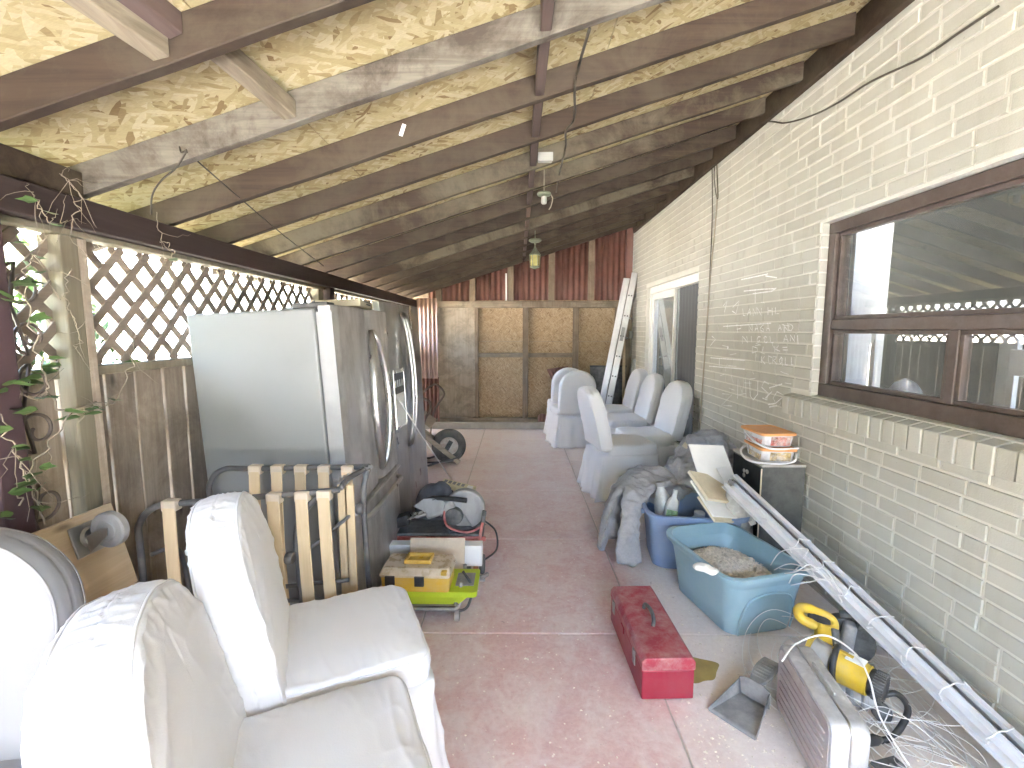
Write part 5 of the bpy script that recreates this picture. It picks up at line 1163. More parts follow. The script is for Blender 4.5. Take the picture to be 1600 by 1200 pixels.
MB().loft([[(x, y, 0.0) for x, y in rrect(0.36, 0.17, 0.02, 4, 0.0, 0)], [(x, y, 0.055) for x, y in rrect(0.42, 0.21, 0.02, 4, 0.02, 0)]]).build('body', 'lime', lc, smooth=True, auto=40)
MB().loft([[(x, y, 0.0555) for x, y in rrect(0.47, 0.235, 0.02, 4, 0.03, 0)], [(x, y, 0.085) for x, y in rrect(0.475, 0.24, 0.02, 4, 0.03, 0)]]).build('rim', 'lime', lc, smooth=True, auto=40)
MB().span(0.15, 0.245, -0.06, 0.07, 0.0855, 0.09).build('insert', 'scoop', lc, bevel=0.002)
at_ = thing('amber_toolbox', 'amber plastic toolbox with dusty lid and recessed handle on the lime case', 'toolbox', (-0.515, 2.36, 0.1805), rz=R(-2))
MB().loft([[(x, y, 0) for x, y in rrect(0.345, 0.175, 0.015, 4)], [(x, y, 0.078) for x, y in rrect(0.355, 0.185, 0.015, 4)]]).build('body', 'amber', at_, smooth=True, auto=40)
ld = MB().loft([[(x, y, 0.0785) for x, y in rrect(0.365, 0.195, 0.015, 4)], [(x, y, 0.09) for x, y in rrect(0.365, 0.195, 0.015, 4)], [(x, y + 0.01, 0.116) for x, y in rrect(0.34, 0.155, 0.015, 4)]]).build('lid', 'lid_dusty', at_, smooth=True, auto=35)
b = MB(); b.span(-0.07, 0.07, -0.03, -0.015, 0.1165, 0.138); b.span(-0.07, 0.07, 0.05, 0.065, 0.1165, 0.138); b.span(-0.07, -0.055, -0.015, 0.05, 0.1165, 0.138); b.span(0.055, 0.07, -0.015, 0.05, 0.1165, 0.138); b.build('handle', 'amber', ld, bevel=0.004)
MB().span(-0.055, 0.055, -0.0145, 0.0495, 0.1165, 0.121).build('handle_recess', 'amber', ld)
MB().span(0.135, 0.165, -0.0995, 0.08, 0.094, 0.112).build('end_strip', 'amber', ld, bevel=0.004)
MB().span(0.0, 0.05, -0.106, -0.094, 0.035, 0.088).build('latch', 'black', at_, bevel=0.004)
MB().span(-0.15, -0.10, -0.106, -0.094, 0.035, 0.088).build('latch', 'black', at_, bevel=0.004)
gl = blob('work_glove', 'rubber_grey', [('e', (0, 0, 0.02), (0.05, 0.035, 0.02)), ('t', [(0.03, 0, 0.02), (0.07, 0.02, 0.02), (0.09, 0.05, 0.018)], (0.014, 0.014), (0, 0, 1)), ('t', [(0.03, -0.02, 0.02), (0.08, -0.02, 0.02)], (0.013, 0.013), (0, 0, 1))], PZ(738, 908, 0.0), None, 0.006, 0.006, 0.05)
tag(gl, 'dirty white work glove on the red floor beside the white box', 'glove')
ps = thing('power_strip', 'yellowed cream power strip lying across tools by the fridge', 'power strip', PZ(716, 764, 0.20), rot=(R(12), R(9), R(-14)))
MB().span(-0.145, 0.145, -0.04, 0.04, 0.0, 0.045).build('body', 'cream', ps, bevel=0.008)
q = MB()
for k in range(5): q.span(-0.125 + k * 0.038, -0.10 + k * 0.038, -0.02, 0.02, 0.0455, 0.047)
q.build('outlet', 'scoop', ps); MB().span(0.08, 0.125, -0.015, 0.015, 0.0455, 0.05).build('switch', 'white', ps)
pc = thing('nail_gun', 'black power tool with white label lying under the cream power strip', 'tool', (-0.50, 3.62, 0.0), rz=R(20))
MB().box((0, 0, 0.12), (0.26, 0.09, 0.12), (0, R(12), 0)).build('body', 'black', pc, bevel=0.025, seg=3); MB().box((0.02, 0.0, 0.045), (0.2, 0.1, 0.085)).build('magazine', 'dark_grey', pc, bevel=0.01)
MB().box((0.05, -0.052, 0.12), (0.06, 0.006, 0.07), (0, 0.2, 0)).build('label', 'white', pc); MB().lathe([(0.05, -0.03), (0.055, 0), (0.05, 0.03)], (-0.13, -0.02, 0.14), 'X', 20).build('motor_cap', 'black', pc, smooth=True)
def cord(name, mat, pts, r, label, cat='cord', group=None):
    o = MB().tube(smooth_path(pts, 8), r, 6).build(name, mat, smooth=True); return tag(o, label, cat, group)
lp = []
cc = Vector((-0.42, 3.92, 0.0))
for k in range(34):
    a_ = k * 0.62; lp.append(cc + Vector((0.13 * math.cos(a_) * (0.7 + 0.3 * math.sin(k)), 0.20 * math.sin(a_) * (0.75 + .25 * math.cos(k * 1.7)), 0.02 + 0.05 * abs(math.sin(a_ * 0.5)) + 0.004 * (k % 5))))
cord('coiled_cable', 'black', lp + [Vector((-0.3, 3.62, 0.02)), Vector((-0.25, 3.5, 0.015)), Vector((-0.38, 3.45, 0.03))], 0.007, 'black extension cord coiled loosely on the floor behind the mitre saw')
cord('power_lead', 'black', [Vector((-0.62, 3.72, 0.2)), Vector((-0.66, 3.8, 0.22)), Vector((-0.58, 3.9, 0.18)), Vector((-0.5, 3.86, 0.08)), Vector((-0.40, 3.8, 0.03))], 0.008, 'short black lead looping out of the cream power strip')

# ================================================================== RED TOOLBOX
rt = thing('red_toolbox', 'dusty red metal toolbox with black handle on the painted floor', 'toolbox', (0.607, 2.06, 0), rz=R(2.0))
w_, l_, h_ = 0.215, 0.545, 0.185
MB().span(-w_ / 2, w_ / 2, -l_ / 2, l_ / 2, 0.002, 0.13).build('body', 'red_box', rt, bevel=0.006)
lo = [(-w_ / 2 - .003, 0.1305), (w_ / 2 + .003, 0.1305), (w_ / 2 + .003, 0.165), (w_ / 2 - 0.012, h_), (-w_ / 2 + 0.012, h_), (-w_ / 2 - .003, 0.165)]
lid = MB().prism(lo, -l_ / 2 - .003, l_ / 2 + .003, 'XZ').build('lid', 'red_top', rt, bevel=0.005)
MB().tube(smooth_path([(0.0, -0.07, h_ + 0.004), (0.005, -0.06, h_ + 0.028), (0.012, 0.0, h_ + 0.034), (0.005, 0.06, h_ + 0.028), (0.0, 0.07, h_ + 0.004)]), 0.009, 8).build('handle', 'dark_grey', lid, smooth=True)
for y in (-0.17, 0.19):
    b = MB(); b.box((-w_ / 2 - 0.006, y, 0.12), (0.006, 0.034, 0.065)); b.box((-w_ / 2 - 0.009, y, 0.14), (0.006, 0.02, 0.025)); b.build('latch', 'zinc', rt, bevel=0.002)
MB().box((-w_ / 2 - 0.006, 0.02, 0.12), (0.006, 0.045, 0.03)).build('hasp', 'red_box', rt, bevel=0.002)

# ================================================================== TUBS
def tub(name, label, mat, loc, rz, L, W, Hh, taper=0.82, rim=0.022, rad=0.09, ribs=True, sink=0.02):
    t = thing(name, label, 'tub', loc, rz)
    def ring(k, z, extra=0.0, wob=0.0):
        pts = []
        for i, (x, y) in enumerate(rrect(L * k + extra * 2, W * k + extra * 2, rad * k, 8)):
            d = 1 - wob * (0.5 + 0.5 * math.sin(math.atan2(y / W, x / L) * 8)); pts.append((x * d, y * d, z + sink * math.cos(2 * math.atan2(y / W, x / L)) * (1 if z > Hh * .9 else 0)))
        return pts
    th = 0.004; wb_ = 0.03 if ribs else 0
    rg = [ring(taper * .93, 0.003), ring(taper, 0.012, 0, wb_ * .6), ring(taper + (1 - taper) * .35, Hh * .35, 0, wb_), ring(taper + (1 - taper) * .8, Hh * .80, 0, wb_), ring(0.985, Hh * 0.84), ring(0.995, Hh - rim), ring(1.0, Hh - rim, 0.018), ring(1.0, Hh - .003, 0.02), ring(1.0, Hh, 0.016), ring(1.0, Hh, -0.002), ring(0.985, Hh * .84, -th), ring(taper + (1 - taper) * .35, Hh * .35, -th, wb_), ring(taper * .96, 0.016, -th)]
    MB().loft(rg).build('shell', mat, t, smooth=True, auto=50)
    return t
tl = tub('light_blue_tub', 'light blue plastic storage tub full of sawdust beside the red toolbox', 'tub_light', (1.165, 2.455, 0), R(-76), 0.60, 0.45, 0.335, 0.83)
# handle bumps
for s_ in (-1, 1): MB().tube(smooth_path([(s_ * 0.250, -0.15, 0.02), (s_ * 0.268, -0.15, 0.12), (s_ * 0.282, -0.11, 0.21), (s_ * 0.286, 0.0, 0.235), (s_ * 0.282, 0.11, 0.21), (s_ * 0.268, 0.15, 0.12), (s_ * 0.250, 0.15, 0.02)]), 0.005, 6).build('embossed_arch', 'tub_light', tl, smooth=True)
td = tub('dark_blue_tub', 'periwinkle blue storage tub crammed with jugs and boards', 'tub_dark', (1.14, 3.02, 0), R(-6), 0.59, 0.44, 0.37, 0.86, sink=0.012)
for s_ in (-1, 1): MB().box((s_ * 0.31, 0, 0.33), (0.03, 0.14, 0.03)).build('handle', 'tub_dark', td, bevel=0.01, seg=3)
sd = MB(); rings = []; n = 40
for k in range(13):
    f = k / 12; rings.append([(0.26 * f * math.cos(q) * (1 - .0), 0.185 * f * math.sin(q), 0.215 + 0.06 * (1 - f ** 2) + 0.02 * nz(f * 4 * math.cos(q), f * 4 * math.sin(q), 3) + 0.008 * nz(f * 16 * math.cos(q), f * 16 * math.sin(q), 8)) for q in (2 * math.pi * j / n for j in range(n))])
rings[0] = [(0.004 * math.cos(2 * math.pi * j / n), 0.004 * math.sin(2 * math.pi * j / n), 0.275) for j in range(n)]
sd.loft(rings); rgs = random.Random(4)
for k in range(900):
    a_, f = rgs.uniform(0, 6.28), rgs.random() ** .5; x, y = 0.24 * f * math.cos(a_), 0.175 * f * math.sin(a_); z = 0.221 + 0.06 * (1 - f ** 2) + rgs.uniform(0, .012)
    m = Matrix.Rotation(rgs.uniform(0, 6.28), 3, 'Z') @ Matrix.Rotation(rgs.uniform(-.9, .9), 3, 'X'); s_ = rgs.uniform(.004, .011)
    sd.add([Vector((x, y, z)) + m @ Vector(q) * s_ for q in ((-1, -.3, 0), (1, -.3, .2), (1, .3, 0), (-1, .3, .2))], [(0, 1, 2, 3)])
sdo = sd.build('sawdust', 'sawdust', smooth=False); sdo.location = (1.165, 2.455, 0.0); sdo.rotation_euler = (0, 0, R(-76)); tag(sdo, 'pale wood shavings heaped inside the light blue tub', 'sawdust', kind='stuff')
rag = blob('paper_scrap', 'paper', [('e', (0, 0, 0), (0.045, 0.03, 0.02)), ('e', (0.04, -0.02, -0.01), (0.035, 0.03, 0.015))], PZ(1097, 886, 0.345), None, 0.006, 0.012, 0.04)
tag(rag, 'crumpled white paper scrap on the rim of the light blue tub', 'paper')
# contents of the dark blue tub (positions in world space)
def jug(loc, r, h, mat, label, rot=(0, 0, 0), neck=0.35, cap='porcelain', name='jug', handle=True):
    t = thing(name, label, 'jug' if name == 'jug' else 'bottle', loc, rot=rot)
    MB().lathe([(r * .85, 0.0), (r, 0.012), (r, h * .55), (r * .93, h * .68), (r * .55, h * .84), (r * neck, h * .9), (r * neck, h * .94)], n=24).build('body', mat, t, smooth=True, auto=50)
    MB().lathe([(r * neck * 1.15, h * .935), (r * neck * 1.2, h), (r * neck * .9, h * 1.005)], n=20).build('cap', cap, t, smooth=True, auto=40)
    if handle: MB().tube(smooth_path([(r * .5, 0, h * .86), (r * .95, 0, h * .84), (r * 1.12, 0, h * .7), (r * .98, 0, h * .55)]), r * .13, 8).build('handle', mat, t, smooth=True)
    return t
jug((1.40, 2.90, 0.14), 0.095, 0.43, 'jug', 'large cloudy jug with ribbed cap at the end of the blue tub', (R(4), R(-6), 0), .36)
jug((1.02, 3.05, 0.10), 0.062, 0.40, 'jug', 'grey bottle with tilted neck standing in the blue tub', (R(-6), R(-9), 0), .38, 'scoop', 'bottle', False)
jug((1.14, 2.95, 0.06), 0.075, 0.30, 'jug', 'clear squat jug half covered by the white boards', (R(8), R(4), 0), .38, 'jug', 'jug', False)
lb_ = thing('labelled_bottle', 'dark slim bottle with green printed label leaning in the blue tub', 'bottle', (0.97, 2.97, 0.18), rot=(R(-5), R(12), 0))
MB().loft([[(x, y, z) for x, y in rrect(0.08 * k, 0.05 * k, 0.015 * k, 4)] for z, k in ((0, .9), (0.01, 1), (0.19, 1), (0.235, .75), (0.25, .4), (0.30, .36))]).build('body', 'jug', lb_, smooth=True, auto=50)
MB().span(-0.036, 0.036, -0.0275, -0.0255, 0.03, 0.17).build('label_print', 'green_label', lb_)
bd0 = Vector((1.27, 2.93, 0.32))
for i, (mat, w, l, th, off, rot, lab) in enumerate((
        ('paper', 0.22, 0.36, 0.006, (0.03, 0.07, 0.19), (R(52), R(6), R(18)), 'tall white folded board standing at the back of the blue tub'),
        ('foam', 0.22, 0.17, 0.016, (-0.03, -0.02, 0.165), (R(34), R(16), R(28)), 'cream square tile board lying on the white boards'),
        ('paper', 0.24, 0.20, 0.012, (-0.01, -0.05, 0.11), (R(36), R(14), R(28)), 'white board with cream edge beneath the cream tile'),
        ('foam', 0.24, 0.14, 0.012, (0.0, -0.085, 0.068), (R(34), R(13), R(28)), 'cream strip of board at the bottom of the white stack'),
        ('paper', 0.10, 0.30, 0.004, (0.115, 0.0, 0.12), (R(50), R(4), R(38)), 'narrow white sheet fanned out beside the cream boards'))):
    t = thing('board', lab, 'board', bd0 + Vector(off) * 1.2, rot=rot); MB().box((0, 0, 0), (w * 1.3, l * 1.3, th * 1.2)).build('sheet', mat, t, bevel=0.001, seg=1)
sl_ = thing('paint_roller', 'dirty white roller sleeve sticking out of the grey blankets', 'roller', PZ(1085, 707, 0.60))
MB().tube([(-0.06, 0.06, 0.05), (0.10, -0.06, -0.06)], 0.022, 12).build('sleeve', 'foam', sl_, smooth=True); MB().tube([(0.10, -0.06, -0.06), (0.2, -0.13, -0.13)], 0.008, 8).build('rod', 'zinc', sl_)
# ================================================================== BLANKETS
bl1 = blob('grey_blanket', 'blanket', [
    ('t', [(0.52, 0.22, 0.36), (0.34, 0.18, 0.44), (0.12, 0.12, 0.46), (-0.03, 0.02, 0.36), (-0.10, -0.04, 0.22), (-0.13, -0.05, 0.08), (-0.14, -0.05, 0.03)], (0.13, 0.032), (0.25, 1, 0)),
    ('t', [(0.30, 0.10, 0.42), (0.12, -0.06, 0.43), (0.03, -0.2, 0.34), (0.0, -0.30, 0.20), (-0.02, -0.34, 0.09), (-0.02, -0.36, 0.035)], (0.085, 0.030), (1, 0.3, 0)),
    ('t', [(0.20, 0.22, 0.30), (0.04, 0.16, 0.30), (-0.04, 0.06, 0.2), (-0.03, -0.02, 0.06)], (0.15, 0.05), (0.2, 1, 0)),
    ('t', [(0.62, 0.3, 0.34), (0.45, 0.10, 0.38), (0.32, -0.02, 0.36), (0.22, -0.12, 0.34)], (0.10, 0.035), (1, -0.6, 0))],
    (0.73, 3.22, 0.0), None, 0.011, 0.05, 0.11, 5, 'speckled grey moving blanket draped over chair and tub down to the floor', 'blanket')
bl2 = blob('grey_blanket', 'blanket', [('e', (0, 0, 0.30), (0.29, 0.26, 0.34)), ('e', (0.04, 0.03, 0.52), (0.23, 0.22, 0.22)), ('e', (-0.22, -0.05, 0.22), (0.2, 0.2, 0.26)), ('e', (-0.14, -0.1, 0.34), (0.14, 0.14, 0.2)), ('t', [(-0.15, -0.1, 0.5), (0.0, -0.16, 0.58), (0.16, -0.14, 0.55)], (0.08, 0.03), (0, 0.4, 1)), ('t', [(-0.2, -0.02, 0.3), (-0.12, -0.14, 0.46), (0.02, -0.2, 0.42)], (0.07, 0.03), (0, 0.4, 1))],
    (1.40, 3.50, 0.0), None, 0.012, 0.09, 0.12, 5, 'bundled grey moving blanket heaped against the brick wall', 'blanket')
# ================================================================== SPEAKER, FOOD TUBS
sp = thing('speaker_cabinet', 'black speaker cabinet with dusty top standing against the brick wall', 'speaker', (1.605, 2.985, 0))
MB().span(-0.125, 0.13, -0.195, 0.195, 0.0, 0.685).build('case', 'speaker_side', sp, bevel=0.003)
MB().span(-0.13, 0.133, -0.20, 0.20, 0.6855, 0.702).build('top', 'speaker_top', sp, bevel=0.002)
MB().span(-0.1285, -0.1255, -0.185, 0.185, 0.01, 0.675).build('front_panel', 'speaker_face', sp)
MB().box((-0.13, -0.19, 0.343), (0.006, 0.006, 0.66)).build('trim', 'foam', sp)
for y, z in ((0.02, 0.60), (-0.02, 0.605), (0.02, 0.57)): MB().lathe([(0.012, 0.0), (0.014, -0.006), (0.006, -0.010)], (-0.1287, y, z), 'X', 12).build('knob', 'zinc', sp)
for i, (z, lab, fm_) in enumerate(((0.7025, 'clear food tub with orange lid and yellow contents on the speaker', 'food'), (0.795, 'clear food tub with orange lid stacked on top of another', 'food2'))):
    t = thing('food_tub', lab, 'container', (1.60 - 0.012 * i, 2.955 + 0.012 * i, z), R(-4 + 7 * i), 'food tubs on the speaker')
    bdy = MB().loft([[(x, y, zz) for x, y in rrect(0.20 * k, 0.26 * k, 0.03, 5)] for zz, k in ((0, .9), (0.004, .92), (0.07, 1))]).build('body', 'box_clear', t, smooth=True, auto=45)
    MB().loft([[(x, y, zz) for x, y in rrect(0.222 * k, 0.282 * k, 0.03, 5)] for zz, k in ((0.0705, .98), (0.073, 1.0), (0.083, 1.0), (0.087, .97), (0.087, .86), (0.083, .84))]).build('lid', 'lid_orange', t, smooth=True, auto=35)
    MB().box((-0.0955, -0.02, 0.036), (0.003, 0.17, 0.055), (0, R(6), 0)).build('contents', fm_, bdy); MB().box((0.01, -0.126, 0.036), (0.12, 0.003, 0.055), (R(6), 0, 0)).build('contents', fm_, bdy)
    hd = [(-0.03, 0.13, 0.06), (-0.13, 0.10, 0.03 + .02 * i), (-0.155, 0.0, -0.0 + .03 * i), (-0.14, -0.12, 0.0 + .02 * i), (-0.04, -0.17, 0.005), (0.07, -0.165, 0.02), (0.10, -0.13, 0.06)] if i == 0 else [(-0.10, 0.08, 0.06), (-0.118, 0.0, 0.045), (-0.12, -0.1, 0.02), (-0.06, -0.152, -0.002), (0.06, -0.15, -0.004), (0.11, -0.145, -0.002)]
    MB().tube(smooth_path(hd), 0.0065, 8).build('handle', 'wire', t, smooth=True)
# ================================================================== LEANING TRACKS
A0, A1 = Vector((1.255, 2.74, 0.615)), Vector((1.70, 1.10, 0.02))
tdir = (A1 - A0).normalized(); side = tdir.cross(Vector((0, 0, 1))).normalized(); upv = side.cross(tdir).normalized()
def track(i, sh, up_, l0, l1, mat, prof, label):
    p0 = A0 + tdir * l0 + side * sh + upv * up_; p1 = A0 + tdir * l1 + side * sh + upv * up_
    t = thing('metal_track', label, 'track', p1, group='white tracks leaning by the wall')
    rings = [[(p - p1) + side * a + upv * c for a, c in prof] for p in (p0, p1)]
    MB().loft(rings).build('profile', mat, t)
Cp = [(-.016, 0), (.016, 0), (.016, .022), (.013, .022), (.013, .003), (-.013, .003), (-.013, .022), (-.016, .022)]
Tp = [(-.02, 0), (.02, 0), (.02, .003), (.002, .003), (.002, .03), (-.002, .03), (-.002, .003), (-.02, .003)]
Bp = [(-.012, 0), (.012, 0), (.012, .03), (-.012, .03)]
Lp = [(-.018, 0), (.018, 0), (.018, .004), (-.014, .004), (-.014, .026), (-.018, .026)]
LT = (A1 - A0).length
specs = [(-0.05, 0.0, -0.02, LT * 1.02, 'track', Bp, 'white coated box track at the wall side of the bundle'), (-0.017, -0.005, 0.0, LT, 'track_alu', Cp, 'bare aluminium channel in the middle of the track bundle'), (0.017, 0.0, 0.05, LT * .99, 'track', Lp, 'white angle track on the floor side of the bundle'),
         (-0.03, -0.034, 0.02, LT * .985, 'track', Cp, 'white channel underneath the aluminium one'), (0.02, -0.036, 0.0, LT * .98, 'track', Tp, 'white tee track lowest in the bundle')]
for i, s_ in enumerate(specs): track(i, *s_)
rgw = random.Random(9)
for k in range(9):
    f = 0.30 + 0.08 * k; c = A0 + tdir * (LT * f); pts = []
    for j in range(15):
        a_ = 2 * math.pi * j / 14; pts.append(c + side * (-0.016 + 0.06 * math.cos(a_) + rgw.uniform(-.004, .004)) + upv * (0.002 + 0.046 * math.sin(a_)) + tdir * rgw.uniform(-.012, .012))
    cord('wire_tie', 'wire', pts, 0.0025, 'thin white wire tied round the leaning tracks', 'wire', 'wire ties round the tracks')
def loop_wire(k):
    c = Vector((rgw.uniform(1.22, 1.58), rgw.uniform(1.30, 2.15), 0)); c.x = max(c.x, 1.0 + 0.0); pts = []; r1, r2 = rgw.uniform(0.08, 0.26), rgw.uniform(0.08, 0.36); ph = rgw.uniform(0, 6.28); tw = rgw.uniform(0.8, 2.2); hz = rgw.uniform(0.02, 0.13)
    for j in range(9):
        a_ = ph + tw * math.pi * j / 8; x = c.x + r1 * math.cos(a_) + rgw.uniform(-.02, .02); pts.append(Vector((min(x, 1.725), c.y + r2 * math.sin(a_), max(0.006, hz * (0.6 + 0.6 * math.sin(a_ * 1.3 + k)) + rgw.uniform(-.02, .02)))))
    cord('loose_wire', 'wire', pts, rgw.uniform(0.0013, 0.0019), 'loose white wire in the tangle beneath the tracks', 'wire', 'tangled white wires by the wall')
for k in range(36): loop_wire(k)
for k in range(7):     # wires curling between tub and tracks
    u, v = rgw.uniform(1200, 1240), rgw.uniform(880, 915); p0 = PZ(u, v, 0.30); p3 = A0 + tdir * (LT * rgw.uniform(.30, .48)) + side * 0.03
    m1 = p0.lerp(p3, .4) + Vector((rgw.uniform(-.04, .05), rgw.uniform(-.05, .05), rgw.uniform(.03, .11))); m2 = p0.lerp(p3, .75) + Vector((rgw.uniform(-.03, .03), rgw.uniform(-.06, .06), rgw.uniform(.02, .09)))
    cord('loose_wire', 'wire', [p0, m1, m2, p3], 0.0026, 'white wire curling from the sawdust tub to the tracks', 'wire', 'wires from tub to tracks')
cord('loose_wire', 'wire', [PZ(1222, 1033, 0.28), PZ(1245, 1005, 0.3), PZ(1290, 993, 0.31), PZ(1335, 1020, 0.3), PZ(1358, 1060, 0.27), PZ(1375, 1120, 0.2), PZ(1420, 1195, 0.12)], 0.0035, 'thick white wire arching over the aluminium case and yellow tool', 'wire')
cord('loose_wire', 'wire', [PZ(1180, 1076, 0.01), PZ(1162, 1062, 0.02), PZ(1168, 1050, 0.03), PZ(1190, 1050, 0.03)], 0.003, 'short curl of white wire beside the grey dustpan', 'wire')
# ================================================================== YELLOW POWER TOOLS
yt = thing('rotary_hammer', 'yellow rotary hammer with black brush end and grey front lying on its side', 'power tool', PZ(1318, 1030, 0.20))
e0, e1 = PZ(1262, 1015, 0.22) - yt.location, PZ(1385, 1078, 0.21) - yt.location
d = (e1 - e0); Lg = d.length; mq = d.to_track_quat('X', 'Z').to_matrix().to_4x4(); mq.translation = e0
def yb(mb, name, mat, parent=yt, **k): return mb.xf(mq).build(name, mat, parent, **k)
yb(MB().lathe([(0.05, 0.0), (0.064, 0.004), (0.066, 0.022)], n=28, axis='X'), 'front_ring', 'tool_yellow', smooth=True, auto=40)
yb(MB().lathe([(0.062, 0.0225), (0.058, 0.04), (0.056, 0.085), (0.052, 0.088)], n=28, axis='X'), 'gear_housing', 'saw_grey', smooth=True, auto=40)
yb(MB().lathe([(0.050, 0.0885), (0.060, 0.095), (0.058, 0.16), (0.055, Lg * .80), (0.05, Lg * .805)], n=28, axis='X'), 'motor_housing', 'tool_yellow', smooth=True, auto=40)
bc = yb(MB().lathe([(0.046, Lg * .806), (0.050, Lg * .83), (0.050, Lg * .95), (0.04, Lg)], n=28, axis='X'), 'end_cap', 'black', smooth=True, auto=40)
b = MB()
for k in range(30): a_ = 2 * math.pi * k / 30; b.box((Lg * .93, 0.051 * math.cos(a_), 0.051 * math.sin(a_)), (Lg * .13, 0.003, 0.004))
yb(b, 'vent_fin', 'dark_grey', bc)
yb(MB().box((Lg * .62, 0.0, 0.0575), (0.06, 0.05, 0.004)), 'label', 'white'); yb(MB().box((Lg * .45, 0.0, 0.06), (0.07, 0.018, 0.005)), 'rib', 'tool_yellow', bevel=0.002)
yb(MB().tube(smooth_path([(0.09, 0.03, 0.055), (0.10, -0.03, 0.06), (0.105, -0.06, 0.02), (0.11, -0.05, -0.04)]), 0.011, 8), 'rubber_band', 'black', smooth=True)
# D handle as a plate with a slot, standing up from the gear housing
def plate(out, hole, th):
    n_ = len(out); b = MB(); o_ = [(x, -th / 2, z) for x, z in out]; i_ = [(x, -th / 2, z) for x, z in hole]; o2 = [(x, th / 2, z) for x, z in out]; i2 = [(x, th / 2, z) for x, z in hole]
    return b.loft([o_, i_, i2, o2, o_])
def ell(cx, cz, rx, rz_, n_=20, p=2.0, ph=0): 
    r = []
    for k in range(n_):
        a_ = 2 * math.pi * k / n_ + ph; c, s_ = math.cos(a_), math.sin(a_); r.append((cx + rx * math.copysign(abs(c) ** (2 / p), c), cz + rz_ * math.copysign(abs(s_) ** (2 / p), s_)))
    return r
hm = Matrix.Translation(PZ(1276, 968, 0.30) - yt.location) @ Matrix.Rotation(R(-12), 4, 'Z') @ Matrix.Rotation(R(14), 4, 'Y') @ Matrix.Rotation(R(-50), 4, 'X') @ Matrix.Translation((0, 0, -0.04))
lpz = [(x, 0.004 * math.sin(6 * x), z) for x, z in ell(0.0, 0.045, 0.072, 0.032, 32, 2.6)]
hnd = MB().tube(lpz, [0.021 if x < -0.02 else 0.0155 for x, _, _ in lpz], 10, True).xf(hm).build('handle', 'tool_yellow', yt, smooth=True)
MB().box((0.03, 0, -0.045), (0.085, 0.05, 0.13), (0, R(8), 0)).xf(hm).build('grip', 'tool_yellow', yt, bevel=0.014, seg=3)
MB().box((0.055, -0.02, -0.03), (0.03, 0.03, 0.09)).xf(hm).build('trigger', 'dark_grey', yt, bevel=0.008); MB().box((0.012, 0.004, 0.045), (0.085, 0.012, 0.03)).xf(hm).build('handle_insert', 'black', yt)
yg = thing('circular_saw', 'dusty grey circular saw leaning behind the yellow rotary hammer', 'power tool', PZ(1312, 985, 0.20), rz=R(-30))
MB().lathe([(0.03, -0.03), (0.10, -0.028), (0.105, -0.02), (0.105, 0.02), (0.10, 0.028), (0.03, 0.03)], (0.03, 0.04, -0.05), 'Y', 30).build('guard', 'dark_grey', yg, smooth=True, auto=35)
MB().box((0.03, -0.0, -0.02), (0.05, 0.07, 0.14), (0, R(5), 0)).build('motor', 'scoop', yg, bevel=0.018, seg=3); MB().box((0.03, 0.04, -0.175), (0.24, 0.12, 0.006), (0, 0, 0.1)).build('shoe', 'zinc', yg)
MB().tube(smooth_path([(0.06, 0, 0.03), (0.09, 0, 0.06), (0.06, 0.02, 0.08), (0.0, 0.03, 0.06)]), 0.016, 8).build('handle', 'dark_grey', yg, smooth=True)
ya = thing('angle_grinder', 'grey angle grinder with black hose beneath the yellow tool', 'power tool', PZ(1315, 1085, 0.07), rz=R(-28))
MB().tube([(-0.10, 0, 0.0), (0.0, 0, 0.01), (0.10, 0, 0.01)], [0.036, 0.038, 0.03], 16).build('body', 'saw_grey', ya, smooth=True, auto=40)
for x in (-0.05, 0.02, 0.07): MB().lathe([(0.0385, x - 0.012), (0.041, x), (0.0385, x + 0.012)], (0, 0, 0.008), 'X', 18).build('collar', 'scoop', ya, smooth=True)
MB().lathe([(0.028, -0.02), (0.034, 0), (0.028, 0.02)], (0.125, -0.02, -0.01), 'Y', 18).build('head', 'dark_grey', ya, smooth=True)
MB().tube(smooth_path([(0.10, 0.0, 0.02), (0.17, 0.03, 0.05), (0.2, -0.02, 0.03), (0.15, -0.1, -0.03), (0.10, -0.13, -0.05)]), 0.011, 8).build('hose', 'black', ya, smooth=True)
yn = thing('tool_handle', 'black threaded side handle on a slotted metal plate by the aluminium case', 'handle', PZ(1345, 1170, 0.07), rz=R(6))
MB().tube([(-0.07, 0, 0.02), (0.05, 0, 0.03), (0.075, 0, 0.03)], [0.016, 0.018, 0.008], 12).build('grip', 'black', yn, smooth=True)
q = MB().box((0.07, -0.11, -0.02), (0.13, 0.16, 0.008), (0.1, 0.2, 0.3)).build('plate', 'dark_grey', yn)
b = MB()
for r_ in range(3):
    for c in range(4): b.box((0.03 + r_ * 0.03, -0.16 + c * 0.032, -0.012 + 0.0), (0.008, 0.02, 0.012), (0.1, 0.2, 0.3))
b.build('slot', 'scoop', q)
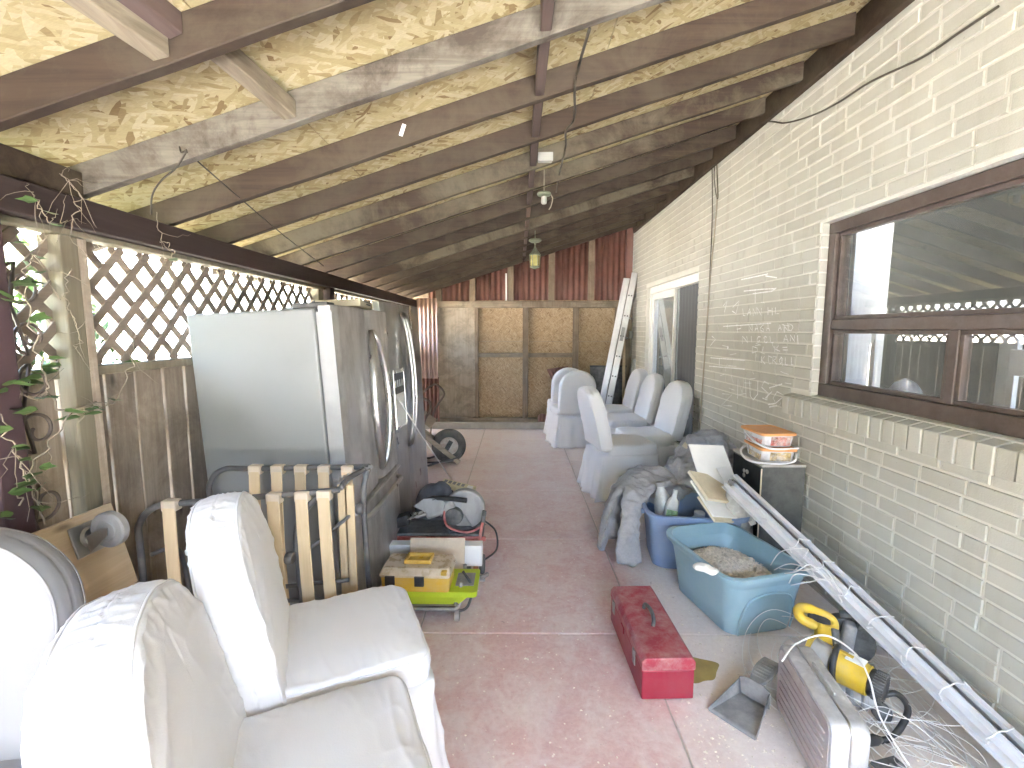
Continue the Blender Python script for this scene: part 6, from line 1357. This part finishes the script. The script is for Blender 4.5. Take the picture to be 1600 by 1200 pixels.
# ================================================================== ALUMINIUM CASE, DUSTPAN
ac = thing('aluminium_case', 'battered aluminium tool case with red reflection painted on its side standing on edge', 'case', (1.07, 1.555, 0), rz=R(-8))
rings = []
for x, k in ((-0.055, .965), (-0.048, .99), (-0.04, 1.0), (0.04, 1.0), (0.048, .99), (0.055, .965)):
    r_ = []
    for y, z in rrect(0.42 * k, 0.275 * k, 0.035, 8): r_.append((x + 0.002 * nz(y * 14, z * 14, x * 9), y + 0.002 * nz(y * 11, z * 11, 3), 0.1405 + z))
    rings.append(r_)
cs_ = MB().loft(rings).build('shell', 'alu', ac, smooth=True, auto=35)
MB().tube([(-0.002, y, 0.1405 + z) for y, z in rrect(0.424, 0.279, 0.036, 8)], 0.004, 6, True).build('seam', 'chrome', cs_, smooth=True)
b = MB(); b.prism([(y, 0.1405 + z) for y, z in rrect(0.385, 0.24, 0.028, 6)], -0.0585, -0.0553, 'YZ'); pn = b.build('side_panel', 'alu_side', ac)
for k in range(7): MB().tube([(-0.0592, -0.17, 0.05 + 0.028 * k), (-0.0592, 0.17, 0.05 + 0.028 * k)], 0.0035, 6).build('ridge', 'alu_side', pn, smooth=True)
MB().tube(smooth_path([(0.01, -0.07, 0.28), (0.01, -0.065, 0.292), (0.01, 0.065, 0.292), (0.01, 0.07, 0.28)]), 0.004, 6).build('handle', 'alu', ac, smooth=True)
dp = thing('dustpan', 'grey plastic dustpan with ribbed handle beside the aluminium case', 'dustpan', (0.895, 1.725, 0), rz=R(-50))
b = MB(); rings = []
for k in range(9):
    f = k / 8; y = -0.10 + 0.19 * f; w = 0.095 - 0.035 * f; h = 0.012 + 0.06 * f
    rings.append([(-w, y, h), (-w + 0.006, y, 0.004 + 0.004 * f), (0, y, 0.003), (w - 0.006, y, 0.004 + 0.004 * f), (w, y, h)])
b.loft(rings, closed=False); o = b.build('pan', 'scoop', dp, smooth=True, auto=40); m_ = o.modifiers.new('s', 'SOLIDIFY'); m_.thickness = 0.004
MB().prism([(-0.062, 0.004), (0.062, 0.004), (0.062, 0.075), (0.03, 0.09), (-0.03, 0.09), (-0.062, 0.075)], 0.088, 0.094, 'XZ').build('back_wall', 'scoop', dp, bevel=0.002)
b = MB(); rings = []
for k in range(8):
    f = k / 7; w = 0.022 + 0.018 * math.sin(f * 2.6); rings.append([(x * w, 0.094 + 0.16 * f, 0.078 + 0.02 * f + z * 0.008) for x, z in ((-1, -1), (1, -1), (1, 1), (-1, 1))])
hh = b.loft(rings).build('handle', 'scoop', dp, bevel=0.004)
for k in range(6): MB().span(-0.024, 0.024, 0.125 + 0.018 * k, 0.131 + 0.018 * k, 0.0895 + 0.0022 * k, 0.0945 + 0.0022 * k).build('grip_rib', 'scoop', hh)
sn = MB(); pts = ell(0, 0, 0.13, 0.10, 60); sn.add([(x * (0.8 + .35 * nz(x * 9, z * 9, 2)), z * (0.8 + .35 * nz(x * 9, z * 9, 6)), 0.0) for x, z in pts], [tuple(range(60))]); so_ = sn.build('floor_stain', 'stain_oil'); so_.location = (0.80, 1.97, 0.0042); tag(so_, kind='structure')
# grit, chips and small rubbish swept along the wall side
gr = MB(); rg = random.Random(17)
for k in range(2600):
    x = 0.66 + abs(rg.gauss(0, 0.42)); y = rg.uniform(1.0, 3.3)
    if rg.random() < .4: x, y = rg.uniform(-0.45, 0.75), rg.uniform(1.1, 5.8)
    if x > 1.7: continue
    s_ = rg.uniform(0.0015, 0.005) * (1.6 if rg.random() < .08 else 1); m = Matrix.Rotation(rg.uniform(0, 6.28), 3, 'Z')
    gr.add([Vector((x, y, 0.0)) + m @ Vector(q) * s_ for q in ((-1, -.7, 0), (1.2, -.5, 0), (.6, .9, 0), (-.7, .6, 0), (0.1, 0.1, .7))], [(0, 1, 4), (1, 2, 4), (2, 3, 4), (3, 0, 4)])
tag(gr.build('floor_grit', 'sawdust'), 'pale grit and wood chips scattered on the floor by the tubs', 'grit', kind='stuff')
